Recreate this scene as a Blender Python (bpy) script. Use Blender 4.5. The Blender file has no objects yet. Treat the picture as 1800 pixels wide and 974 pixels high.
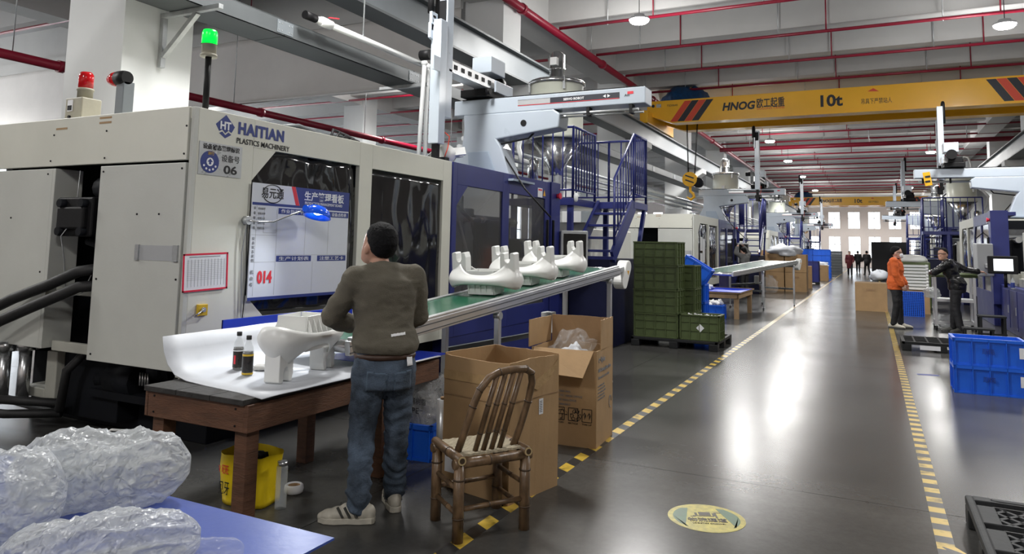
import bpy, bmesh, math, random
from mathutils import Matrix, Vector, noise
PI = math.pi
SC = bpy.context.scene
COL = SC.collection
random.seed(7)

# ------------------------------------------------------------------ camera
# world: X runs down the aisle, Y to the left of it, Z up; metres
FPX, PY, YAW, PITCH, ROLL = 1265.0, 305.0, .4638, .0993, .0201
fw = Vector((math.cos(PITCH)*math.cos(YAW), math.cos(PITCH)*math.sin(YAW), math.sin(PITCH)))
rt0 = Vector((math.sin(YAW), -math.cos(YAW), 0)); up0 = rt0.cross(fw)
rt = rt0*math.cos(ROLL)+up0*math.sin(ROLL); up = -rt0*math.sin(ROLL)+up0*math.cos(ROLL)
cam = bpy.data.cameras.new('camera'); camo = bpy.data.objects.new('camera', cam); COL.objects.link(camo)
cam.sensor_width = 36; cam.lens = FPX/1800*36; cam.shift_y = -(487-PY)/1800; cam.clip_end = 300; cam.clip_start = .05
M = Matrix((rt, up, -fw)).transposed().to_4x4(); M.translation = (0, 0, 1.6)
camo.matrix_world = M
SC.camera = camo

# ------------------------------------------------------------------ sky, exposure
w = bpy.data.worlds.new('world'); SC.world = w; w.use_nodes = True
bg = w.node_tree.nodes['Background']; bg.inputs[0].default_value = (.86, .93, 1, 1); bg.inputs[1].default_value = 3.2
SC.view_settings.view_transform = 'Standard'; SC.view_settings.look = 'None'
SC.view_settings.exposure = 0.8; SC.view_settings.gamma = 1; SC.view_settings.use_curve_mapping = False
SC.cycles.max_bounces = 7; SC.cycles.diffuse_bounces = 3; SC.cycles.glossy_bounces = 3; SC.cycles.transmission_bounces = 4; SC.cycles.caustics_reflective = False; SC.cycles.caustics_refractive = False
LAMP_W = 480.0; UPLIGHT = .24

# ------------------------------------------------------------------ materials
MATS = {}
def mat(name, col, rough=.5, metal=0, bump=0, bs=40, var=0, vs=3, trans=0, emit=0, alpha=1, spec=.5, coat=0, stretch=None):
    m = bpy.data.materials.new(name); m.use_nodes = True; nt = m.node_tree; N = nt.nodes; L = nt.links
    b = N['Principled BSDF']; c = (*col, 1)
    b.inputs['Base Color'].default_value = c; b.inputs['Roughness'].default_value = rough; b.inputs['Metallic'].default_value = metal
    b.inputs['Specular IOR Level'].default_value = spec
    if coat: b.inputs['Coat Weight'].default_value = coat; b.inputs['Coat Roughness'].default_value = .1
    if trans: b.inputs['Transmission Weight'].default_value = trans
    if emit: b.inputs['Emission Color'].default_value = c; b.inputs['Emission Strength'].default_value = emit
    if alpha < 1: b.inputs['Alpha'].default_value = alpha
    if var or bump:
        tc = N.new('ShaderNodeTexCoord'); mp = N.new('ShaderNodeMapping'); L.new(tc.outputs['Object'], mp.inputs[0])
        if stretch: mp.inputs['Scale'].default_value = stretch
    if var:
        n = N.new('ShaderNodeTexNoise'); n.inputs['Scale'].default_value = vs; n.inputs['Detail'].default_value = 5; n.inputs['Roughness'].default_value = .6
        L.new(mp.outputs[0], n.inputs['Vector'])
        r = N.new('ShaderNodeValToRGB'); L.new(n.outputs['Fac'], r.inputs[0])
        r.color_ramp.elements[0].position = .3; r.color_ramp.elements[1].position = .72
        r.color_ramp.elements[0].color = tuple(max(0, x*(1-var)) for x in col)+(1,); r.color_ramp.elements[1].color = tuple(min(1, x*(1+var)) for x in col)+(1,)
        L.new(r.outputs[0], b.inputs['Base Color'])
        rr = N.new('ShaderNodeMapRange'); rr.inputs['To Min'].default_value = max(.02, rough-.1); rr.inputs['To Max'].default_value = min(1, rough+.1)
        L.new(n.outputs['Fac'], rr.inputs['Value']); L.new(rr.outputs[0], b.inputs['Roughness'])
    if bump:
        n = N.new('ShaderNodeTexNoise'); n.inputs['Scale'].default_value = bs; n.inputs['Detail'].default_value = 4
        L.new(mp.outputs[0], n.inputs['Vector'])
        bp = N.new('ShaderNodeBump'); bp.inputs['Strength'].default_value = bump; bp.inputs['Distance'].default_value = .02
        L.new(n.outputs['Fac'], bp.inputs['Height']); L.new(bp.outputs[0], b.inputs['Normal'])
    MATS[name] = m; return m

def glassy(name, col, rough=.05, mix=.75):
    """thin sheet: part clear, part glossy / tinted (no refraction, so cheap and right for panes and film)"""
    m = bpy.data.materials.new(name); m.use_nodes = True; nt = m.node_tree; N = nt.nodes; L = nt.links
    b = N['Principled BSDF']; b.inputs['Base Color'].default_value = (*col, 1); b.inputs['Roughness'].default_value = rough
    t = N.new('ShaderNodeBsdfTransparent'); x = N.new('ShaderNodeMixShader'); x.inputs[0].default_value = 1-mix
    L.new(t.outputs[0], x.inputs[1]); L.new(b.outputs[0], x.inputs[2]); L.new(x.outputs[0], N['Material Output'].inputs[0])
    MATS[name] = m; return m

mat('concrete', (.60, .60, .59), .85, var=.05, vs=.7, bump=.05, bs=8)
mat('slab_paint', (.50, .50, .51), .85, var=.06, vs=.5)
mat('column_paint', (.74, .76, .76), .7, var=.04, vs=.8, bump=.04, bs=5)
mat('wall_paint', (.80, .72, .68), .8, var=.04, vs=.6)
mat('cream', (.70, .70, .62), .42, var=.04, vs=1.5, bump=.03, bs=30)
mat('grey_cream', (.57, .58, .54), .45, var=.06, vs=1.2, bump=.04, bs=60)
mat('dirty_cream', (.45, .45, .40), .5, var=.12, vs=3)
mat('navy', (.022, .03, .17), .35, var=.12, vs=2, bump=.02, bs=60)
mat('dark_navy', (.006, .008, .035), .5, var=.2, vs=3, spec=.3)
mat('black', (.007, .007, .008), .55, var=.2, vs=6, spec=.25)
mat('rubber', (.012, .012, .013), .6, var=.2, vs=8, bump=.1, bs=30)
mat('near_black', (.006, .007, .010), .7, var=.3, vs=5, spec=.2)  # near-black tone of machine beds, insides and dark steel
mat('dark_pane', (.012, .012, .013), .07, bump=.015, bs=3, spec=.6)
glassy('pane', (.10, .10, .10), .08, .5)
glassy('window_glass', (.8, .9, 1), .03, .9)
mat('white', (.80, .80, .80), .45)
mat('white_plastic', (.78, .79, .77), .33, var=.02, vs=3)
mat('sheet_white', (.66, .69, .74), .5, var=.03, vs=4, bump=.06, bs=9)
mat('robot_paint', (.47, .53, .60), .3, var=.03, vs=2, coat=.2)
mat('robot_paint_dark', (.36, .43, .52), .35, var=.05, vs=2)  # darker blue-grey of the pedestal plate and foot plate
mat('aluminium', (.66, .67, .68), .32, .75, var=.05, vs=6)
mat('steel', (.55, .56, .57), .25, .9, var=.1, vs=5)
mat('galvanised', (.50, .52, .53), .4, .6, var=.15, vs=9)
mat('tray_grey', (.105, .115, .12), .5, .3, var=.06, vs=2)
mat('runway_grey', (.17, .19, .205), .45, .1, var=.08, vs=1.5)
mat('red_pipe', (.27, .008, .030), .35, var=.12, vs=3)
mat('red_lens', (.50, .008, .012), .12, trans=.2, emit=.06)
mat('green_lens', (.0, .8, .04), .25, emit=1.1)
mat('beacon_base', (.38, .36, .28), .5, var=.08, vs=12)
mat('yellow_crane', (.95, .50, .02), .35, var=.05, vs=1, coat=.2)
mat('crane_black', (.015, .018, .03), .45)
mat('crane_red', (.70, .07, .03), .45)
mat('sign_silver', (.55, .57, .58), .3, .35, var=.05, vs=9)
mat('ink_black', (.012, .012, .014), .6)
mat('ink_navy', (.02, .04, .22), .5)
mat('ink_white', (.85, .86, .88), .5)
mat('ink_grey', (.25, .26, .28), .6)
mat('ink_red', (.75, .03, .05), .5)
mat('paper', (.76, .77, .80), .6, var=.02, vs=20)
mat('clear_red', (.70, .02, .06), .3)
mat('board_white', (.70, .73, .80), .35, var=.02, vs=5)
mat('wood', (.120, .055, .030), .6, var=.35, vs=6, bump=.25, bs=25, stretch=(1, 1, 6))
mat('table_edge', (.03, .028, .026), .7, var=.3, vs=9, bump=.3, bs=30)
mat('cardboard', (.40, .255, .125), .75, var=.08, vs=5, bump=.05, bs=50)
mat('cardboard_inside', (.33, .205, .105), .8, var=.1, vs=6, bump=.05, bs=50)
mat('tape_clear', (.45, .30, .15), .15, var=.15, vs=14, bump=.3, bs=20)
mat('bamboo', (.155, .095, .05), .35, var=.55, vs=9, bump=.15, bs=18, stretch=(2, 2, 1))
mat('bamboo_node', (.07, .042, .022), .5, var=.4, vs=12)
mat('bamboo_cut', (.55, .42, .22), .6)
mat('woven', (.42, .36, .25), .7, var=.3, vs=30, bump=.6, bs=60, stretch=(1, 8, 1))
mat('blue_plastic', (.010, .12, .70), .38, var=.06, vs=4)
mat('blue_sheet', (.055, .10, .40), .35, var=.04, vs=3, bump=.03, bs=30)
mat('deep_blue_sheet', (.012, .045, .58), .35, var=.06, vs=3)
mat('green_crate', (.070, .098, .032), .5, var=.12, vs=5)
mat('black_plastic', (.013, .014, .015), .55, spec=.3, var=.3, vs=6, bump=.1, bs=20)
mat('grey_plastic', (.034, .036, .038), .6, var=.3, vs=7, bump=.15, bs=12, spec=.25)
mat('belt_green', (.012, .11, .055), .22, var=.1, vs=2)
mat('skin', (.48, .26, .18), .55, var=.08, vs=14)
mat('skin_pale', (.55, .34, .26), .55, var=.06, vs=14)
mat('hair', (.005, .005, .006), .75, bump=.4, bs=90, spec=.2)
mat('sweater', (.118, .106, .080), .9, var=.12, vs=9, bump=.35, bs=160)
mat('jeans', (.066, .092, .132), .9, var=.75, vs=4.5, bump=.35, bs=110)
mat('belt_brown', (.055, .026, .016), .5, var=.2, vs=12)
mat('shoe_white', (.50, .47, .40), .6, var=.15, vs=14)
mat('shoe_dark', (.05, .05, .045), .6)
mat('orange_cloth', (.62, .115, .02), .8, var=.15, vs=7, bump=.25, bs=50)
mat('black_cloth', (.010, .010, .012), .7, var=.3, vs=7, bump=.2, bs=60)
mat('black_leather', (.010, .010, .011), .28, var=.3, vs=7, bump=.4, bs=22)
mat('grey_cloth', (.13, .13, .13), .85, var=.2, vs=8, bump=.2, bs=60)
mat('maroon_cloth', (.11, .012, .018), .8, var=.2, vs=8)
mat('yellow_bag', (.80, .58, .01), .35, var=.06, vs=5, bump=.3, bs=9)
mat('tea', (.035, .018, .006), .08)
mat('label_black', (.015, .012, .010), .3, var=.4, vs=40)
mat('label_yellow', (.65, .42, .02), .4)
glassy('clear_plastic', (.75, .8, .82), .1, .72)
mat('cap_black', (.012, .012, .012), .4)
mat('lamp_blue', (.004, .09, .75), .15, coat=.5, emit=.12)
mat('lamp_lens', (1, .98, .92), .3, emit=26)
mat('task_lens', (1, .98, .95), .3, emit=8)
mat('screen_white', (.85, .9, .95), .3, emit=.9)
mat('cream_hopper', (.62, .64, .55), .35, var=.04, vs=3)
mat('stainless', (.62, .63, .63), .18, .95, var=.05, vs=4)
mat('white_pipe', (.78, .80, .80), .35)
mat('tarp_blue', (.01, .06, .17), .5, var=.35, vs=9, bump=.6, bs=7)
mat('hook_yellow', (.80, .42, .01), .4, var=.1, vs=9)
mat('plywood', (.32, .21, .11), .65, var=.25, vs=5, bump=.1, bs=30)
mat('curtain_white', (.78, .76, .74), .7, var=.04, vs=1.2, bump=.25, bs=1.6)
mat('camouflage_grey', (.42, .43, .44), .5)
mat('glove_white', (.72, .72, .70), .8)
mat('mask_white', (.75, .78, .82), .7)

def film(name, mixv, col=(.80, .83, .85)):
    m = bpy.data.materials.new(name); m.use_nodes = True; nt = m.node_tree; N = nt.nodes; L = nt.links
    b = N['Principled BSDF']; b.inputs['Base Color'].default_value = (*col, 1); b.inputs['Roughness'].default_value = .26; b.inputs['Specular IOR Level'].default_value = 1.0
    tc = N.new('ShaderNodeTexCoord'); mp = N.new('ShaderNodeMapping'); mp.inputs['Scale'].default_value = (1, 1.6, 1.2); mp.inputs['Rotation'].default_value = (.4, .3, .8); L.new(tc.outputs['Object'], mp.inputs[0])
    hs = []
    for sc, d in ((9, 1.0), (34, .8)):
        n = N.new('ShaderNodeTexNoise'); n.noise_type = 'RIDGED_MULTIFRACTAL'; n.inputs['Scale'].default_value = sc; n.inputs['Detail'].default_value = 5; n.inputs['Roughness'].default_value = .55; n.inputs['Distortion'].default_value = d
        L.new(mp.outputs[0], n.inputs['Vector']); hs.append(n)
    ad = N.new('ShaderNodeMath'); ad.operation = 'MULTIPLY_ADD'; ad.inputs[1].default_value = .45; L.new(hs[1].outputs['Fac'], ad.inputs[0]); L.new(hs[0].outputs['Fac'], ad.inputs[2])
    bp = N.new('ShaderNodeBump'); bp.inputs['Strength'].default_value = 1.0; bp.inputs['Distance'].default_value = .035
    L.new(ad.outputs[0], bp.inputs['Height']); L.new(bp.outputs[0], b.inputs['Normal'])
    t = N.new('ShaderNodeBsdfTransparent'); tl = N.new('ShaderNodeBsdfTranslucent'); tl.inputs[0].default_value = (*col, 1); L.new(bp.outputs[0], tl.inputs['Normal'])
    x1 = N.new('ShaderNodeMixShader'); x1.inputs[0].default_value = .15; L.new(b.outputs[0], x1.inputs[1]); L.new(tl.outputs[0], x1.inputs[2])
    fr = N.new('ShaderNodeMapRange'); fr.inputs['From Min'].default_value = .2; fr.inputs['From Max'].default_value = 1.3; fr.inputs['To Min'].default_value = mixv-.28; fr.inputs['To Max'].default_value = min(1, mixv+.25); L.new(hs[0].outputs['Fac'], fr.inputs['Value'])
    x = N.new('ShaderNodeMixShader'); L.new(fr.outputs[0], x.inputs[0])
    L.new(t.outputs[0], x.inputs[1]); L.new(x1.outputs[0], x.inputs[2]); L.new(x.outputs[0], N['Material Output'].inputs[0])
    MATS[name] = m
film('film', .84, (.72, .75, .76)); film('film_thin', .40); film('film_grey', .72, (.5, .52, .54))

def floor_material():
    m = bpy.data.materials.new('floor_epoxy'); m.use_nodes = True; nt = m.node_tree; N = nt.nodes; L = nt.links
    b = N['Principled BSDF']; g = N.new('ShaderNodeNewGeometry')
    n1 = N.new('ShaderNodeTexNoise'); n1.inputs['Scale'].default_value = 1.1; n1.inputs['Detail'].default_value = 6; n1.inputs['Roughness'].default_value = .62
    mp = N.new('ShaderNodeMapping'); mp.inputs['Scale'].default_value = (1, .45, 1); L.new(g.outputs['Position'], mp.inputs[0]); L.new(mp.outputs[0], n1.inputs['Vector'])
    r = N.new('ShaderNodeValToRGB'); r.color_ramp.elements[0].color = (.050, .050, .048, 1); r.color_ramp.elements[1].color = (.098, .096, .091, 1)
    r.color_ramp.elements[0].position = .3; r.color_ramp.elements[1].position = .75
    L.new(n1.outputs['Fac'], r.inputs[0]); 
    n3 = N.new('ShaderNodeTexNoise'); n3.inputs['Scale'].default_value = 18; n3.inputs['Detail'].default_value = 8; n3.inputs['Roughness'].default_value = .8; L.new(g.outputs['Position'], n3.inputs['Vector'])
    mm = N.new('ShaderNodeMixRGB'); mm.blend_type = 'MULTIPLY'; mm.inputs[0].default_value = .45; L.new(r.outputs[0], mm.inputs[1])
    r3 = N.new('ShaderNodeValToRGB'); r3.color_ramp.elements[0].position = .35; r3.color_ramp.elements[0].color = (.55, .55, .55, 1); r3.color_ramp.elements[1].position = .65; L.new(n3.outputs['Fac'], r3.inputs[0]); L.new(r3.outputs[0], mm.inputs[2])
    L.new(mm.outputs[0], b.inputs['Base Color'])
    n2 = N.new('ShaderNodeTexNoise'); n2.inputs['Scale'].default_value = 1.0; n2.inputs['Detail'].default_value = 2; L.new(g.outputs['Position'], n2.inputs['Vector'])
    rr = N.new('ShaderNodeMapRange'); rr.inputs['From Min'].default_value = .15; rr.inputs['From Max'].default_value = .85; rr.inputs['To Min'].default_value = .20; rr.inputs['To Max'].default_value = .27
    L.new(n2.outputs['Fac'], rr.inputs['Value']); L.new(rr.outputs[0], b.inputs['Roughness'])
    bp = N.new('ShaderNodeBump'); bp.inputs['Strength'].default_value = .015; bp.inputs['Distance'].default_value = .02
    nb = N.new('ShaderNodeTexNoise'); nb.inputs['Scale'].default_value = 3.5; nb.inputs['Detail'].default_value = 1; L.new(g.outputs['Position'], nb.inputs['Vector']); L.new(nb.outputs['Fac'], bp.inputs['Height']); L.new(bp.outputs[0], b.inputs['Normal'])
    b.inputs['Specular IOR Level'].default_value = .2
    MATS['floor_epoxy'] = m
floor_material()

def hazard_material(name, period, slant, yellow):
    m = bpy.data.materials.new(name); m.use_nodes = True; nt = m.node_tree; N = nt.nodes; L = nt.links
    b = N['Principled BSDF']; g = N.new('ShaderNodeNewGeometry'); s = N.new('ShaderNodeSeparateXYZ'); L.new(g.outputs['Position'], s.inputs[0])
    a = N.new('ShaderNodeMath'); a.operation = 'MULTIPLY_ADD'; a.inputs[1].default_value = slant; L.new(s.outputs[1], a.inputs[0]); L.new(s.outputs[0], a.inputs[2])
    d = N.new('ShaderNodeMath'); d.operation = 'DIVIDE'; d.inputs[1].default_value = period; L.new(a.outputs[0], d.inputs[0])
    f = N.new('ShaderNodeMath'); f.operation = 'FRACT'; L.new(d.outputs[0], f.inputs[0])
    c = N.new('ShaderNodeMath'); c.operation = 'GREATER_THAN'; c.inputs[1].default_value = .5; L.new(f.outputs[0], c.inputs[0])
    n = N.new('ShaderNodeTexNoise'); n.inputs['Scale'].default_value = 9; n.inputs['Detail'].default_value = 8; L.new(g.outputs['Position'], n.inputs['Vector'])
    ry = N.new('ShaderNodeValToRGB'); ry.color_ramp.elements[0].position = .32; ry.color_ramp.elements[0].color = tuple(x*.35 for x in yellow)+(1,); ry.color_ramp.elements[1].position = .5; ry.color_ramp.elements[1].color = yellow+(1,); L.new(n.outputs['Fac'], ry.inputs[0])
    mx = N.new('ShaderNodeMixRGB'); mx.inputs[1].default_value = (.03, .03, .03, 1); L.new(c.outputs[0], mx.inputs[0]); L.new(ry.outputs[0], mx.inputs[2]); L.new(mx.outputs[0], b.inputs['Base Color'])
    b.inputs['Roughness'].default_value = .35; MATS[name] = m
hazard_material('hazard_tape', .30, -.6, (.62, .42, .06))
hazard_material('hazard_tape_square', .21, 0, (.60, .42, .08))

# ------------------------------------------------------------------ mesh builder
class MB:
    def __init__(s, M=None): s.v = []; s.f = []; s.sm = []; s.M = M
    def add(s, vs, fs, smooth=False):
        o = len(s.v)
        s.v += [tuple(s.M @ Vector(p)) for p in vs] if s.M else [tuple(p) for p in vs]
        s.f += [tuple(i+o for i in f) for f in fs]; s.sm += [smooth]*len(fs); return s
    def box(s, a, b, R=None, c=None):
        x0, y0, z0 = a; x1, y1, z1 = b
        vs = [Vector((x, y, z)) for z in (z0, z1) for y in (y0, y1) for x in (x0, x1)]
        if R is not None: c = Vector(c) if c is not None else (Vector(a)+Vector(b))/2; vs = [R @ (p-c)+c for p in vs]
        return s.add(vs, [(0, 2, 3, 1), (4, 5, 7, 6), (0, 1, 5, 4), (2, 6, 7, 3), (0, 4, 6, 2), (1, 3, 7, 5)])
    def cbox(s, c, d, R=None):
        return s.box([c[i]-d[i]/2 for i in range(3)], [c[i]+d[i]/2 for i in range(3)], R)
    def beam(s, p, q, w, h, upv=(0, 0, 1)):
        """box bar from p to q, w wide, h high"""
        p = Vector(p); q = Vector(q); d = (q-p).normalized(); u = Vector(upv)
        if abs(d.dot(u)) > .98: u = Vector((1, 0, 0))
        r = d.cross(u).normalized(); u = r.cross(d)
        vs = [e+r*a*w/2+u*b*h/2 for e in (p, q) for a, b in ((-1, -1), (1, -1), (1, 1), (-1, 1))]
        return s.add(vs, [(0, 1, 2, 3), (7, 6, 5, 4), (0, 4, 5, 1), (1, 5, 6, 2), (2, 6, 7, 3), (3, 7, 4, 0)])
    def cyl(s, p, q, r, r1=None, n=12, cap=True, smooth=True):
        return s.tube([p, q], [r, r if r1 is None else r1], n, cap=cap, smooth=smooth)
    def tube(s, pts, r, n=8, cap=True, smooth=True, closed=False, flat=1.0):
        P = [Vector(p) for p in pts]; k = len(P); R = r if isinstance(r, (list, tuple)) else [r]*k
        vs = []; prev = None
        for i in range(k):
            if closed: d = P[(i+1) % k]-P[i-1]
            else: d = P[min(i+1, k-1)]-P[max(i-1, 0)]
            d.normalize()
            if prev is None:
                u = Vector((0, 0, 1)) if abs(d.z) < .9 else Vector((1, 0, 0))
            else: u = prev
            a = d.cross(u); a = a.normalized() if a.length > 1e-6 else Vector((1, 0, 0)); b = a.cross(d).normalized(); prev = b
            for j in range(n):
                t = 2*PI*j/n; vs.append(P[i]+a*math.cos(t)*R[i]+b*math.sin(t)*R[i]*flat)
        fs = []
        for i in range(k if closed else k-1):
            for j in range(n):
                i2 = (i+1) % k; fs.append((i*n+j, i*n+(j+1) % n, i2*n+(j+1) % n, i2*n+j))
        s.add(vs, fs, smooth)
        if cap and not closed:
            o = len(s.v)-len(vs)
            s.f += [tuple(o+j for j in reversed(range(n))), tuple(o+(k-1)*n+j for j in range(n))]; s.sm += [False, False]
        return s
    def prism(s, poly, axis, a, b):
        f = {'x': lambda u, v, t: (t, u, v), 'y': lambda u, v, t: (u, t, v), 'z': lambda u, v, t: (u, v, t)}[axis]; n = len(poly)
        vs = [f(u, v, a) for u, v in poly]+[f(u, v, b) for u, v in poly]
        return s.add(vs, [tuple(range(n)), tuple(reversed(range(n, 2*n)))]+[(i, i+n, (i+1) % n+n, (i+1) % n) for i in range(n)])
    def lathe(s, c, prof, n=20, axis='z', smooth=True):
        vs = []; c = Vector(c)
        for r, z in prof:
            for j in range(n):
                t = 2*PI*j/n; x, y = r*math.cos(t), r*math.sin(t)
                vs.append(c+Vector({'z': (x, y, z), 'y': (x, z, y), 'x': (z, x, y)}[axis]))
        k = len(prof); fs = [(i*n+j, i*n+(j+1) % n, (i+1)*n+(j+1) % n, (i+1)*n+j) for i in range(k-1) for j in range(n)]
        s.add(vs, fs, smooth); o = len(s.v)-len(vs)
        s.f += [tuple(o+j for j in reversed(range(n))), tuple(o+(k-1)*n+j for j in range(n))]; s.sm += [False, False]; return s
    def ball(s, c, rx, ry=None, rz=None, n=14, m=8):
        ry = ry or rx; rz = rz or rx; c = Vector(c); vs = []; fs = []
        for i in range(1, m):
            a = PI*i/m
            for j in range(n): t = 2*PI*j/n; vs.append(c+Vector((rx*math.sin(a)*math.cos(t), ry*math.sin(a)*math.sin(t), rz*math.cos(a))))
        vs += [c+Vector((0, 0, rz)), c-Vector((0, 0, rz))]; T = len(vs)-2
        for i in range(m-2):
            for j in range(n): fs.append((i*n+j, (i+1)*n+j, (i+1)*n+(j+1) % n, i*n+(j+1) % n))
        for j in range(n): fs.append((T, j, (j+1) % n)); fs.append((T+1, (m-2)*n+(j+1) % n, (m-2)*n+j))
        return s.add(vs, fs, True)
    def stack(s, rings, n=20):
        """closed loft of horizontal ellipses (x, y, z, a, b[, yaw])"""
        vs = []
        for q in rings:
            x, y, z, a, b = q[:5]; w = q[5] if len(q) > 5 else 0
            for j in range(n):
                t = 2*PI*j/n; u, v = a*math.cos(t), b*math.sin(t); vs.append((x+u*math.cos(w)-v*math.sin(w), y+u*math.sin(w)+v*math.cos(w), z))
        k = len(rings); o = len(s.v)
        s.add(vs, [(i*n+j, i*n+(j+1) % n, (i+1)*n+(j+1) % n, (i+1)*n+j) for i in range(k-1) for j in range(n)], True)
        s.f += [tuple(o+j for j in reversed(range(n))), tuple(o+(k-1)*n+j for j in range(n))]; s.sm += [True, True]; return s
    def mesh(s, name):
        me = bpy.data.meshes.new(name); me.from_pydata(s.v, [], s.f)
        me.polygons.foreach_set('use_smooth', s.sm)
        bm = bmesh.new(); bm.from_mesh(me); bmesh.ops.recalc_face_normals(bm, faces=bm.faces); bm.to_mesh(me); bm.free(); return me
    def build(s, name, material, parent=None, bevel=0, label=None, kind=None, solid=0, sub=0):
        return link(s.mesh(name), name, material, parent, bevel, label, kind, solid, sub)

def link(me, name, material, parent=None, bevel=0, label=None, kind=None, solid=0, sub=0):
    o = bpy.data.objects.new(name, me); COL.objects.link(o)
    me.materials.clear(); me.materials.append(MATS[material])
    if parent is not None:
        o.parent = parent
        if parent.type == 'EMPTY': o.matrix_parent_inverse = parent.matrix_basis.inverted()
    if solid: d = o.modifiers.new('solid', 'SOLIDIFY'); d.thickness = solid; d.offset = 0
    if sub: d = o.modifiers.new('sub', 'SUBSURF'); d.levels = d.render_levels = sub
    if bevel: d = o.modifiers.new('bevel', 'BEVEL'); d.width = bevel; d.segments = 2; d.limit_method = 'ANGLE'; d.angle_limit = .7
    if label: o['label'] = label
    if kind: o['kind'] = kind
    return o
def tag(o, label, cat, group=None):
    o['label'] = label; o['category'] = cat
    if group: o['group'] = group
    return o
def thing(name, label, cat, loc=(0, 0, 0), rz=0, group=None):
    o = bpy.data.objects.new(name, None); COL.objects.link(o); o.empty_display_size = .1
    o.location = loc; o.rotation_euler = (0, 0, rz); return tag(o, label, cat, group)
def kids(o): return [c for c in bpy.data.objects if c.parent == o]
def copy_tree(o, loc=None, rz=None, label=None, group=None, parent=None, tree=None):
    if tree is None:
        tree = {}
        for c in bpy.data.objects:
            if c.parent: tree.setdefault(c.parent.name, []).append(c)
    c = o.copy(); COL.objects.link(c)
    if parent is not None: c.parent = parent; c.matrix_parent_inverse = o.matrix_parent_inverse
    if loc is not None: c.location = loc
    if rz is not None: c.rotation_euler = (0, 0, rz)
    if label: c['label'] = label
    if group: c['group'] = group
    for ch in tree.get(o.name, []): copy_tree(ch, parent=c, tree=tree)
    return c
XF = Matrix(((1, 0, 0, 0), (0, 0, -1, 0), (0, 1, 0, 0), (0, 0, 0, 1)))          # text plane seen from -Y
XE = Matrix(((0, 0, -1, 0), (-1, 0, 0, 0), (0, 1, 0, 0), (0, 0, 0, 1)))         # text plane seen from -X
XT = Matrix(((0, 1, 0, 0), (-1, 0, 0, 0), (0, 0, 1, 0), (0, 0, 0, 1)))          # text lying on the floor, read from -X
def txt(body, size, loc, plane, material, parent, name='lettering', bold=0, width=None, align='LEFT', shear=0, spacing=1, rot=0, label=None):
    c = bpy.data.curves.new('t', 'FONT'); c.body = body; c.size = size; c.offset = bold; c.extrude = .0008; c.align_x = align; c.shear = shear; c.space_character = spacing; c.resolution_u = 3
    o = bpy.data.objects.new('t', c); me = bpy.data.meshes.new_from_object(o); bpy.data.objects.remove(o)
    if width and me.vertices:
        xs = [v.co.x for v in me.vertices]; k = width/max(1e-4, max(xs)-min(xs)); x0 = min(xs)
        for v in me.vertices: v.co.x = (v.co.x-x0)*k
    R = Matrix.Translation(loc) @ plane @ Matrix.Rotation(rot, 4, 'Z')
    me.transform(R); return link(me, name, material, parent, label=label)
def rz(a): return Matrix.Rotation(a, 3, 'Z')
def place(x, y, z=0, a=0): return Matrix.Translation((x, y, z)) @ Matrix.Rotation(a, 4, 'Z')

# ------------------------------------------------------------------ the hall
def structure(o): o['kind'] = 'structure'; return o
X0, X1, YR, YL, ZC = -8.0, 86.0, -12.0, 32.0, 8.43
ZB = 7.37                                   # underside of the cross beams
fl = structure(MB().box((X0, YR, -.3), (X1, YL, -.02)).build('floor', 'near_black'))
JX = [X0]+[5.35-6+6*k for k in range(0, 15)]+[X1]; JY = [YR, -4.2, 2.9, 9.0, YL]
for i in range(len(JX)-1):
    for j in range(len(JY)-1):
        MB().box((JX[i]+.003, JY[j]+.003, -.02), (JX[i+1]-.003, JY[j+1]-.003, 0)).build('floor_slab', 'floor_epoxy', fl)
ce = structure(MB().box((X0, YR, ZC), (X1, YL, ZC+.3)).build('ceiling', 'slab_paint'))
BX = [13.87+2.787*k for k in range(-8, 34)]
BX = [x for x in BX if X0 < x < X1-.5]
bm_ = MB().box((0, YR, ZB), (.45, YL, ZC)).mesh('beam')
for x in BX:
    o = link(bm_, 'beam', 'concrete', ce); o.location.x = x+.07
for y in (7.4, -5.3, 18.4):
    MB().box((X0, y, ZB-.22), (X1, y+.8, ZC)).build('long_beam', 'concrete', ce)
wl_ = MB(); xs_ = [2+6*k for k in range(13)]; e_ = X0  # wall openings and windows added so daylight brightens the neighbouring bay
for x in xs_:
    wl_.box((e_, YL, 0), (x, YL+.2, ZC)).box((x, YL, 0), (x+4.4, YL+.2, .9)).box((x, YL, 5.6), (x+4.4, YL+.2, ZC)); e_ = x+4.4
wl_.box((e_, YL, 0), (X1, YL+.2, ZC)); structure(wl_.build('wall_left', 'wall_paint'))
for i, x in enumerate(xs_):
    f = MB()
    for q in range(4): f.box((x+4.4*q/3-.04, YL+.06, .9), (x+4.4*q/3+.04, YL+.14, 5.6))
    for z in (.9, 3.2, 5.6): f.box((x, YL+.06, z-.04), (x+4.4, YL+.14, z+.04))
    fr = structure(f.build('window_%d' % (60+i), 'white')); MB().box((x, YL+.09, .9), (x+4.4, YL+.1, 5.6)).build('pane', 'window_glass', fr)
structure(MB().box((X0, YR-.2, 0), (X1, YR, ZC)).build('wall_right', 'wall_paint'))
structure(MB().box((X0-.2, YR, 0), (X0, YL, ZC)).build('wall_back', 'wall_paint'))
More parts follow.
